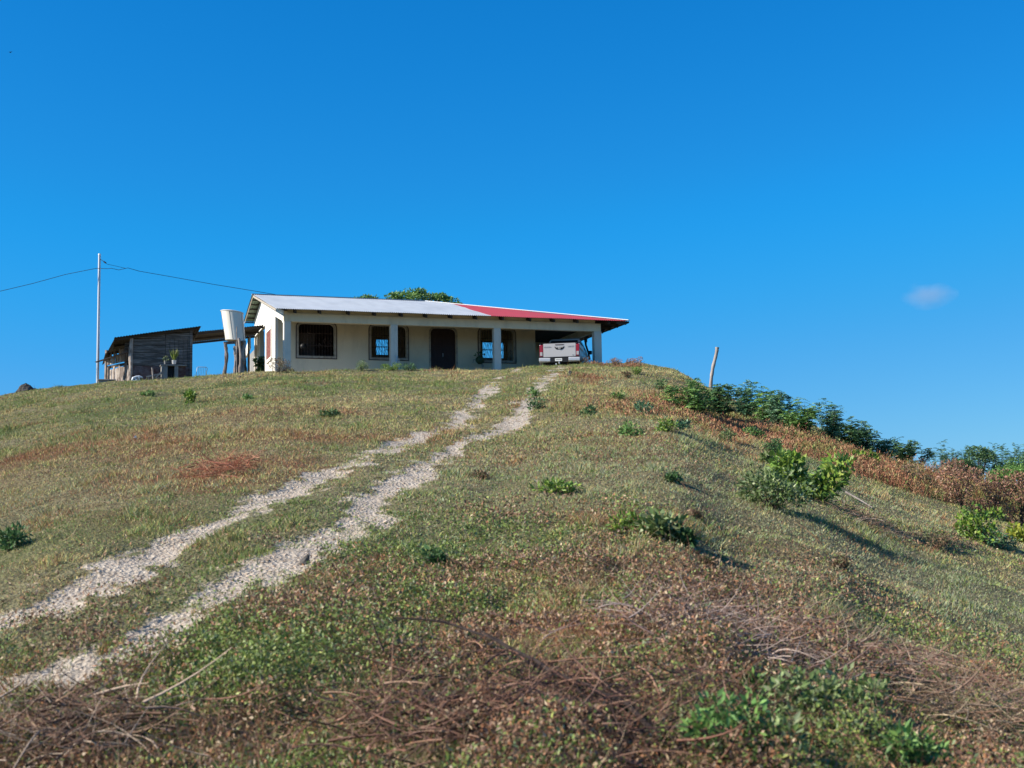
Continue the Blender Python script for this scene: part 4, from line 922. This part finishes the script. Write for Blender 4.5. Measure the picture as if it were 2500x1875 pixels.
TB = loc(575, 833, v=TV + .4); tk = empty('water_tank', W(*TB), TH, 'white tapered water tank on the log stand', 'water tank')
mb = MB(); secs = []
for k in range(9):
    t = k / 8; rad = .44 + .045 * t; z = t * 1.28
    secs.append([(rad * c(a) - .16 * t, rad * s(a), z + (-.05 * c(a))) for a in np.linspace(0, 2 * math.pi, 41)[:-1]])
mb.loft(secs); mb.build('body', m_tank, tk, smooth=True)
mb = MB(); mb.loft([[((.488 + e) * c(a) - .16, (.488 + e) * s(a), 1.265 + zz_ - .05 * c(a)) for a in np.linspace(0, 2 * math.pi, 41)[:-1]] for e, zz_ in ((0, 0), (.02, .01), (.02, .035), (0, .05))]); mb.build('rim', m_potw, tk, smooth=True)
for a in (-1.95, -.72, -3.0):
    mb = MB(); mb.tube([((.443 + .045 * t) * c(a) - .16 * t, (.443 + .045 * t) * s(a), t * 1.25 - .05 * c(a)) for t in (0.02, .25, .5, .75, 1)], .008, 4); mb.build('seam', m_conc, tk)

# ------------------------------------------------------------------ utility pole and wire
pb = at(238, 938, 59.2); ptp = at(243, 622, 59.2)
up_ = empty('utility_pole', pb, 0, 'tall slim grey steel pole left of the shed', 'utility pole')
mb = MB(); d_ = ptp - pb; mb.tube([(0, 0, -.4), tuple(d_ * .5), tuple(d_)], [.066, .062, .058], 14); mb.build('shaft', m_galv, up_, smooth=True)
mb = MB(); mb.tube([tuple(d_ - [0, 0, .02]), tuple(d_ + [0, 0, .05])], [.066, .055], 12); mb.build('pole_cap', m_cap, up_, smooth=True)
mb = MB(); hk = at(247, 634, 59.15) - pb; kn = at(256, 640, 59.1) - pb; mb.tube([tuple(d_ - [0, 0, .2]), tuple(hk), tuple(kn)], .012, 5); mb.tube([tuple(kn - [.05, 0, -.03]), tuple(kn + [.05, 0, -.04])], [.03, .035], 8); mb.build('insulator', m_wire, up_)
wpts = [(-420, 815, 56), (-150, 752, 57), (0, 711, 58), (80, 692, 58.4), (160, 670, 58.8), (215, 659, 59.0), (236, 655, 59.1), (262, 656, 59.1), (272, 655, 59.1), (290, 659, 59.2), (312, 654, 59.3), (340, 662, 59.5), (420, 676, 60), (520, 694, 60.8), (600, 707, 61.5), (672, 719, 62.2)]
wp = [at(x, y, Y) for x, y, Y in wpts]
mb = MB(); mb.tube([tuple(p) for p in wp], .012, 6)
o = mb.build('power_line', m_wire); tag(o, 'thin dark power line sagging from the pole to the roof', 'wire')
mb = MB(); mb.tube([tuple(at(x, y, Y)) for x, y, Y in [(256, 640, 59.1), (262, 645, 59.1), (285, 650, 59.2), (306, 655, 59.3)]], .009, 5)
tag(mb.build('guy_wire', m_wire), 'short support strand from the pole insulator to the power line', 'wire')

# ------------------------------------------------------------------ grey leaning post on the shoulder
fp = at(1735, 935, 52.3); gzv = gz(fp[0], fp[1]); fpz = min(gzv, fp[2]) - .1
mb = MB(); ks = [(1733, 945), (1737, 920), (1741, 895), (1747, 872), (1750, 858), (1751, 848)]
P_ = [tuple(at(x, y, 52.3) - fp) for x, y in ks]; P_[0] = (P_[0][0], 0, fpz - fp[2])
rr_ = []; P2 = []
for i in range(len(P_) - 1):
    for k in range(4):
        t = k / 4; P2.append([P_[i][j] * (1 - t) + P_[i + 1][j] * t for j in range(3)]); rr_.append(random.uniform(.062, .078))
P2.append(P_[-1]); rr_.append(.082); mb.tube(P2, rr_, 10)
o = mb.build('fence_post', m_grey, smooth=True); o.location = [float(q_) for q_ in fp]; tag(o, 'weathered grey wooden post leaning alone on the brow', 'post')

# ------------------------------------------------------------------ rocks and litter
def rock(name, x, y, wpx, hpx, m, label, seed, Y=None, point=0, cat='rock'):
    p = ground_at(x, y) if Y is None else at(x, y, Y)
    w = wpx / FPX * p[1]; h = hpx / FPX * p[1]; r_n = np.random.default_rng(seed); secs = []
    for k in range(7):
        t = k / 6; rr = math.sqrt(max(0, 1 - t ** 1.7)) if not point else (1 - t) ** .7
        secs.append([((w / 2) * rr * c(a) * r_n.uniform(.78, 1.15) + point * t * w * .35, (w * .4) * rr * s(a) * r_n.uniform(.8, 1.15), h * t * r_n.uniform(.93, 1.06) - .03) for a in np.linspace(0, 6.283, 13)[:-1]])
    mb = MB(); mb.loft(secs); o = mb.build(name, m); o.location = [float(q_) for q_ in p]; tag(o, label, cat); return o
rock('boulder', 62, 960, 46, 26, m_rock, 'dark boulder on the skyline at the far left', 1, Y=57)
rock('boulder', 85, 958, 26, 12, m_rock, 'small dark stone touching the skyline boulder', 8, Y=57)
rock('stone', 742, 1372, 28, 24, m_rock, 'black pointed stone beside the right wheel track', 2, point=1)
rock('stone', 108, 1798, 24, 14, m_bamboo, 'pale yellowish stone in the litter at lower left', 3)
rock('stone', 585, 922, 14, 7, m_rock, 'small dark stone on the lawn under the tank stand', 5)
rock('dirt_clod', 1392, 918, 14, 16, m_rock, 'dark clod of earth at the top of the right wheel track', 6)
o = rock('litter_bag', 330, 1072, 9, 12, m_blue, 'pale scrap of plastic in the rust grass on the left', 4, cat='litter')
lg = ground_at(2065, 1215); lg2 = ground_at(2130, 1248)
mb = MB(); mb.tube([(0, 0, .08), tuple((lg2 - lg) * .5 + [0, 0, .07]), tuple(lg2 - lg + [0, 0, .04])], [.018, .014, .008], 7)
o = mb.build('dead_branch', m_grey); o.location = [float(q_) for q_ in lg]; tag(o, 'pale dead stick lying by the big leaf shrub', 'stick')
def branch(pts, r, lift, label, name='fallen_branch', m=m_charred, twigs=5):
    P_ = [ground_at(x, y) + [0, 0, l_] for (x, y), l_ in zip(pts, lift)]; b0 = P_[0].copy(); mb = MB()
    P2 = []; R2 = []; K = len(P_)
    for i in range(K - 1):
        for k in range(4):
            t = k / 4; P2.append(P_[i] * (1 - t) + P_[i + 1] * t - b0 + rng.normal(size=3) * r * .35); R2.append(r * (1 - .75 * (i + t) / K))
    P2.append(P_[-1] - b0); R2.append(r * .2); mb.tube([tuple(p) for p in P2], R2, 7)
    for k in range(twigs):
        i = random.randrange(2, len(P2) - 1); d = unit(P2[min(i + 2, len(P2) - 1)] - P2[i - 1] + rng.normal(size=3) * .5 * np.linalg.norm(P2[min(i + 2, len(P2) - 1)] - P2[i - 1]))
        l_ = random.uniform(.15, .4); e = P2[i] + d * l_; mb.tube([tuple(P2[i]), tuple(P2[i] + d * l_ * .5 + rng.normal(size=3) * .015), tuple(e)], [R2[i] * .6, R2[i] * .4, .001], 5)
    o = mb.build(name, m, smooth=True); o.location = [float(q_) for q_ in b0]; return tag(o, label, 'branch')
branch([(245, 1760), (205, 1762), (172, 1748), (120, 1750), (60, 1757), (10, 1754)], .011, [.06, .06, .10, .08, .07, .05], 'thin curved black branch lying at lower left', twigs=4)
branch([(200, 1770), (175, 1775), (150, 1765), (130, 1758)], .014, [.03, .06, .08, .1], 'short black forked stick under the curved branch', twigs=6)
branch([(1620, 1850), (1530, 1800), (1400, 1745), (1280, 1690), (1190, 1640), (1080, 1605), (960, 1585)], .016, [.10, .16, .18, .2, .2, .22, .2], 'long dark fallen branch, upper of the two in the near weeds', twigs=10)
branch([(1700, 1868), (1560, 1850), (1400, 1790), (1250, 1750), (1120, 1720), (980, 1725)], .013, [.1, .1, .12, .14, .14, .16], 'lower dark fallen branch crossing the near weeds', twigs=9)
branch([(2480, 1850), (2380, 1810), (2280, 1760), (2220, 1700), (2180, 1640)], .007, [.06, .08, .1, .12, .12], 'brown bent branch in the near right weeds', m=m_post, twigs=10)
branch([(1960, 1640), (1930, 1690), (1925, 1730), (1905, 1775)], .003, [.22, .16, .1, .05], 'pale thin stalk standing in front of the grey green weed', m=m_bamboo, twigs=2)
branch([(1560, 1500), (1600, 1560), (1660, 1600), (1720, 1640)], .003, [.14, .18, .12, .05], 'arched pale stalk in the middle of the near slope', m=m_bamboo, twigs=4)
def brush(x, y, wm, n_, label, cols):
    p = ground_at(x, y); o = empty('brush_heap', p, 0, label, 'brush heap')
    a = rng.uniform(0, 6.283, n_); D_ = unit(np.c_[np.cos(a), np.sin(a) * .8, rng.uniform(-.02, .5, n_)])
    Pp = rng.normal(size=(n_, 3)) * [wm * .28, wm * .2, 0] + [0, 0, .04]; Pp[:, 2] += terrain(Pp[:, 0] + p[0], Pp[:, 1] + p[1]) - p[2] + rng.uniform(0, .20, n_)
    vv, ff, cc3 = ribbons(Pp - D_ * .12, D_, rng.uniform(.16, .55, n_), rng.gamma(2, .0017, n_).clip(.0012, .010), pick(n_, cols, [1] * len(cols)), 5, .5, .12); tag(raw('twigs', vv, ff, m_stem, o, col=cc3), kind='stuff')
DRY = [(.30, .20, .14), (.20, .12, .08), (.42, .32, .24), (.12, .07, .05)]
brush(170, 1825, 1.1, 420, 'tangle of dry brown stalks at the lower left corner', DRY)
brush(1760, 1590, 1.5, 620, 'grey brown heap of dead twigs in the right foreground', [(.34, .24, .20), (.26, .17, .14), (.42, .33, .28)])
brush(2240, 1690, 1.8, 700, 'dead twig tangle sloping down toward the right corner', [(.30, .2, .15), (.22, .12, .09), (.38, .28, .2)])
brush(1350, 1760, 1.9, 480, 'dark tangle of dead twigs at the bottom middle', [(.07, .04, .035), (.2, .10, .07), (.04, .025, .025), (.32, .18, .12)])
brush(548, 1160, 1.0, 300, 'rust coloured heap of dead bracken left of the tracks', [(.42, .17, .10), (.34, .13, .08), (.48, .26, .16)])
brush(1560, 1850, 1.6, 420, 'dark brown twig tangle at the bottom edge right of middle', [(.08, .05, .04), (.20, .10, .07), (.05, .03, .03), (.34, .20, .14)])
brush(1010, 1820, 1.1, 420, 'low rust brown stalk litter at the bottom edge left of middle', [(.24, .13, .09), (.34, .22, .15), (.12, .07, .05)])
brush(2400, 1810, 1.3, 500, 'tan and brown stalk litter in the lower right corner', [(.34, .24, .16), (.24, .15, .10), (.42, .33, .22), (.12, .08, .05)])
brush(2120, 1290, .9, 120, 'dead twigs lying in the shade of the leafy shrubs', DRY)

# ------------------------------------------------------------------ plants and things at the house
q = loc(1172, 884, v=2.2)
hp = empty('hanging_planter', W(*q), TH, 'dark green helmet shaped planter hanging left of the third column', 'planter')
mb = MB(); secs = []
for k in range(8):
    t = k / 7; secs.append([(.23 * math.sin(math.pi * (.12 + .8 * t)) * c(a), .2 * math.sin(math.pi * (.12 + .8 * t)) * s(a), .42 * t - .1) for a in np.linspace(0, 6.283, 15)[:-1]])
mb.loft(secs); mb.build('bowl', m_potg, hp, smooth=True)
mb = MB(); mb.tube([(0, 0, .3), (.05, 0, .6), (.03, 0, 1.9)], .008, 4); mb.build('cord', m_wire, hp)
mb = MB(); mb.tube([(-.2, 0, .1), (-.33, 0, .12), (-.36, 0, -.05)], .02, 5); mb.tube([(.1, 0, -.1), (.16, 0, -.25)], .05, 6); mb.tube([(.15, 0, .2), (.3, 0, .1)], .03, 5); mb.build('root', m_grey, hp)
N_ = 40; dv = unit(rng.normal(size=(N_, 3)) + [0, 0, .5]); vv, ff, cc3 = leaves(dv * [.2, .15, .12] + [0, 0, .3], unit(dv + rng.normal(size=(N_, 3)) * .4), .14, .06, pick(N_, GREENS['dark'], [1, 1, 1, 1])); raw('foliage', vv, ff, m_leaf, hp, col=cc3)
q = loc(741, 846, v=2.65)
o = MB(); secs = []
for k in range(9):
    t = math.pi * (.02 + .96 * k / 8); secs.append([(.16 * s(t) * c(a), .12 * s(t) * s(a), .15 * c(t)) for a in np.linspace(0, 6.283, 17)[:-1]])
o.loft(secs); o = o.build('hanging_pan', m_black, smooth=True); o.location = [float(z_) for z_ in W(*q)]; o.rotation_euler = (0, 0, TH); tag(o, 'round black pan hung on the first window grill', 'pan')
q = loc(638, 912, v=7.4)
bush('banana_plant', 638, 912, 26, 42, 'broad', 'dark', 'dark broad leaved plant in the rear doorway of the house', cat='plant', base=W(*q), leaf=.16)
q = loc(968, 902, v=-.12)
t = empty('garden_tool', W(*q), TH, 'old metal tool leaning on the second column', 'tool')
mb = MB(); mb.tube([(0, 0, -.2), (.02, .06, .60)], .018, 6); mb.tube([(.02, .06, .60), (.14, .05, .45), (.13, .05, -.1)], .016, 5); mb.tube([(.02, .06, .60), (-.08, .06, .66)], .016, 5); mb.tube([(-.05, .03, .40), (.14, .03, .42)], .012, 5); mb.build('frame', m_galv, t)

# ------------------------------------------------------------------ pickup truck
rc = loc(1366, 885, v=-1.2); K = 1.03
base = W(rc[0], rc[1], rc[2] - .42 * K)
tk = empty('pickup_truck', base, -math.radians(9.5), 'silver double cab pickup parked nose in under the carport', 'truck'); tk.scale = (K, K, K)
# x right, y forward (rear bumper at y=0), z up
def rsec(y, hw, z0, z1, r=.10, taper=.0, n=4):
    L = []
    for (cx_, cz_, a0) in ((hw - r, z0 + r, -math.pi / 2), (hw - r - taper, z1 - r, 0), (-(hw - r - taper), z1 - r, math.pi / 2), (-(hw - r), z0 + r, math.pi)):
        for k in range(n + 1):
            t = a0 + math.pi / 2 * k / n; L.append((cx_ + r * c(t), y, cz_ + r * s(t)))
    return L
mb = MB(); mb.loft([rsec(.14, .88, .62, 1.16, .08, .03), rsec(.5, .925, .55, 1.20, .08, .05), rsec(1.75, .925, .50, 1.20, .08, .05), rsec(3.6, .925, .50, 1.16, .10, .06), rsec(4.6, .92, .52, 1.10, .14, .08), rsec(5.1, .86, .55, 1.0, .16, .1), rsec(5.28, .76, .6, .9, .12, .1)])
mb.build('body', m_paint, tk, smooth=True)
mb = MB()
for sx in (-1, 1): mb.box((sx * .90 - .035, .14, 1.10), (sx * .90 + .03, 1.72, 1.30)) if sx > 0 else mb.box((-.93, .14, 1.10), (-.865, 1.72, 1.30))
mb.build('bed_side', m_paint, tk, bevel=.02)
mb = MB(); mb.box((-.94, .12, 1.302), (-.85, 1.74, 1.335)); mb.box((.85, .12, 1.302), (.94, 1.74, 1.335)); mb.build('bed_rail', m_black, tk, bevel=.008)
mb = MB(); mb.loft([rsec(.08, .735, .70, 1.30, .035), rsec(.10, .745, .69, 1.31, .035), rsec(.16, .745, .69, 1.31, .035)]); tg = mb.build('tailgate', m_paint, tk, smooth=True)
mb = MB(); mb.box((-.80, .10, 1.312), (.80, .17, 1.34)); mb.build('tailgate_cap', m_black, tg)
mb = MB(); mb.panel([(-.20, 1.09), (-.14, 1.03), (.14, 1.03), (.20, 1.09), (.23, 1.16), (-.23, 1.16)], [], lambda a_, b_, t_: (a_, .068 + t_, b_), 0, .014); mb.build('handle_recess', m_black, tg)
mb = MB(); mb.box((-.17, .052, 1.115), (.17, .066, 1.15)); mb.build('handle', m_paint, tg, bevel=.006)
mb = MB()
for (ra, rb) in ((.062, .042), (.036, .036)):
    mb.tube([(ra * c(t_), .045, 1.085 + rb * s(t_) + (0 if ra > .05 else .004)) for t_ in np.linspace(0, 6.283, 17)], .006, 4, caps=False)
mb.tube([(.02 * c(t_), .044, 1.085 + .04 * s(t_)) for t_ in np.linspace(0, 6.283, 17)], .005, 4, caps=False); mb.build('emblem', m_chrome, tg)
mb = MB(); mb.box((-.20, .062, 1.235), (.20, .082, 1.265)); mb.build('brake_lamp', m_line, tg)
def letters(txt, x, z, h, m, par, nm='lettering'):
    cu = bpy.data.curves.new(nm, 'FONT'); cu.body = txt; cu.size = h; cu.extrude = .003; cu.align_x = 'CENTER'
    tmp = bpy.data.objects.new('tmp', cu); me = bpy.data.meshes.new_from_object(tmp); bpy.data.objects.remove(tmp)
    o = bpy.data.objects.new(nm, me); COL.objects.link(o); me.materials.clear(); me.materials.append(m); o.parent = par; o.location = (x, .072, z); o.rotation_euler = (math.pi / 2, 0, 0); return o
letters('TOYOTA', -.55, 1.12, .085, m_clear, tg); letters('HILUX', .53, 1.12, .10, m_clear, tg); letters('4x4', .62, .74, .05, m_black, tg)
for sx in (-1, 1):
    n_ = 'tail_light'; x_a, x_b = sorted((sx * .755, sx * .915))
    mb = MB(); mb.box((x_a, .085, .72), (x_b, .22, 1.26)); tl_ = mb.build(n_, m_red, tk, bevel=.02)
    mb = MB(); mb.box((x_a + .02, .074, .76), (x_b - .03, .084, .93)); mb.build('reverse_lens', m_clear, tl_, bevel=.006)
mb = MB()
for sx in (-1, 1):
    x_a, x_b = sorted((sx * .42, sx * .93)); mb.loft([[(x_a, .0, .44), (x_b, .02, .46), (x_b, .12, .46), (x_a, .12, .44)], [(x_a, -.05, .50), (x_b, .0, .50), (x_b, .12, .50), (x_a, .12, .50)], [(x_a, -.05, .60), (x_b, .0, .60), (x_b, .12, .60), (x_a, .12, .60)], [(x_a, -.01, .66), (x_b, .03, .65), (x_b, .12, .65), (x_a, .12, .66)]])
mb.build('bumper', m_chrome, tk, bevel=.012)
mb = MB(); mb.box((-.41, .0, .44), (.41, .12, .64)); mb.box((-.92, .03, .655), (.92, .13, .69)); mb.build('bumper_step', m_black, tk)
mb = MB(); mb.box((-.20, -.02, .49), (.12, -.004, .61)); pt_ = mb.build('number_plate', m_plate, tk)
mb = MB()
for k in range(6): mb.box((-.165 + k * .045, -.0235, .53), (-.14 + k * .045, -.0215, .575))
mb.build('plate_characters', m_black, pt_)
mb = MB(); mb.tube([(0.0, .1, .38), (.0, -.10, .38), (0, -.10, .46)], [.03, .03, .025], 8); mb.tube([(-.16, .0, .36), (-.16, .12, .36)], .035, 8); mb.build('tow_hitch', m_galv, tk)
# cab
def csec(z, y0, y1, hw, r=.12):
    L = []
    for (cx_, cy_, a0) in ((hw - r, y1 - r, 0), (-(hw - r), y1 - r, math.pi / 2), (-(hw - r), y0 + r, math.pi), (hw - r, y0 + r, -math.pi / 2)):
        for k in range(4):
            t = a0 + math.pi / 2 * k / 3; L.append((cx_ + r * c(t), cy_ + r * s(t), z))
    return L
mb = MB(); mb.loft([csec(1.10, 1.78, 4.0, .89), csec(1.28, 1.82, 3.85, .865), csec(1.68, 1.95, 3.15, .74), csec(1.77, 2.02, 3.0, .68), csec(1.80, 2.15, 2.85, .58)]); mb.build('cab', m_paint, tk, smooth=True)
mb = MB(); mb.add([(-.72, 1.795, 1.30), (.72, 1.795, 1.30), (.62, 1.925, 1.69), (-.62, 1.925, 1.69)], [(0, 1, 2, 3)]); mb.build('rear_window', m_glass, tk)
for sx in (-1, 1):
    mb = MB(); xx0, xx1 = sx * .878, sx * .755; mb.add([(xx0, 1.98, 1.30), (xx0, 3.7, 1.30), (xx1, 3.1, 1.67), (xx1, 2.08, 1.67)], [(0, 1, 2, 3)]); mb.build('side_window', m_glass, tk)
    x_a, x_b = sorted((sx * .92, sx * 1.13)); mb = MB(); mb.box((x_a, 3.42, 1.18), (x_b, 3.52, 1.36)); mb.build('mirror', m_black, tk, bevel=.03)
mb = MB(); mb.tube([(.93, 4.1, 1.05), (.93, 3.7, 1.30), (.86, 3.25, 1.62), (.86, 3.2, 1.84)], [.06, .05, .05, .06], 8); mb.box((.80, 3.12, 1.76), (.94, 3.26, 1.92)); mb.build('snorkel', m_black, tk)
for (x_, y_) in ((-.80, 1.05), (.80, 1.05), (-.80, 4.15), (.80, 4.15)):
    mb = MB(); mb.tube([(x_ - .13, y_, .38), (x_ - .11, y_, .38), (x_ + .11, y_, .38), (x_ + .13, y_, .38)], [.33, .38, .38, .33], 24); wh = mb.build('wheel', m_rubber, tk, smooth=True)
    sx = 1 if x_ > 0 else -1; mb = MB(); mb.tube([(x_ + sx * .115, y_, .38), (x_ + sx * .14, y_, .38)], [.22, .2], 20); mb.build('rim', m_galv, wh)
mb = MB(); mb.box((-.75, .3, .30), (.75, 4.6, .50)); mb.build('chassis', m_black, tk)

# ------------------------------------------------------------------ bird and cloud
p = at(25, 128, 90); mb = MB()
mb.tube([(-.10, 0, 0), (-.03, 0, .01), (.05, 0, .012), (.11, 0, .02)], [.008, .03, .028, .008], 8)
mb.add([(-.02, 0, .02), (.05, 0, .02), (.03, -.16, .07), (-.05, -.24, .05)], [(0, 1, 2, 3)]); mb.add([(-.02, 0, .02), (.05, 0, .02), (.03, .16, .07), (-.05, .24, .05)], [(0, 1, 2, 3)])
o = mb.build('bird', m_black); o.location = [float(z_) for z_ in p]; o.rotation_euler = (0, 0, 1.2); tag(o, 'tiny dark bird high in the sky at upper left', 'bird')
cl = at(2268, 722, 2600); cw = 150 / FPX * 2600
bpy.ops.mesh.primitive_ico_sphere_add(subdivisions=3, radius=1, location=tuple(map(float, cl)))
co = bpy.context.object; co.name = 'cloud'; co.scale = (cw * .50, cw * .35, cw * .25); tag(co, kind='structure')
m = bpy.data.materials.new('cloud_vapour'); m.use_nodes = True; t = m.node_tree; t.nodes.remove(t.nodes['Principled BSDF'])
vs = t.nodes.new('ShaderNodeVolumePrincipled'); vs.inputs['Color'].default_value = (.97, .92, .95, 1); vs.inputs['Anisotropy'].default_value = .2
tc = t.nodes.new('ShaderNodeTexCoord'); nz = t.nodes.new('ShaderNodeTexNoise'); nz.inputs['Scale'].default_value = 1.6; nz.inputs['Detail'].default_value = 5
ln = t.nodes.new('ShaderNodeVectorMath'); ln.operation = 'LENGTH'; ma = t.nodes.new('ShaderNodeMath'); ma.operation = 'SUBTRACT'
mr = t.nodes.new('ShaderNodeMapRange'); mr.inputs[1].default_value = -.38; mr.inputs[2].default_value = .25; mr.inputs[3].default_value = 0; mr.inputs[4].default_value = .008
sc_ = t.nodes.new('ShaderNodeMath'); sc_.operation = 'MULTIPLY'; sc_.inputs[1].default_value = .95
t.links.new(tc.outputs['Object'], nz.inputs[0]); t.links.new(tc.outputs['Object'], ln.inputs[0]); t.links.new(ln.outputs['Value'], sc_.inputs[0])
t.links.new(nz.outputs[0], ma.inputs[0]); t.links.new(sc_.outputs[0], ma.inputs[1]); t.links.new(ma.outputs[0], mr.inputs[0]); t.links.new(mr.outputs[0], vs.inputs['Density'])
t.links.new(vs.outputs[0], t.nodes['Material Output'].inputs['Volume']); co.data.materials.append(m)
S.cycles.volume_step_rate = 2
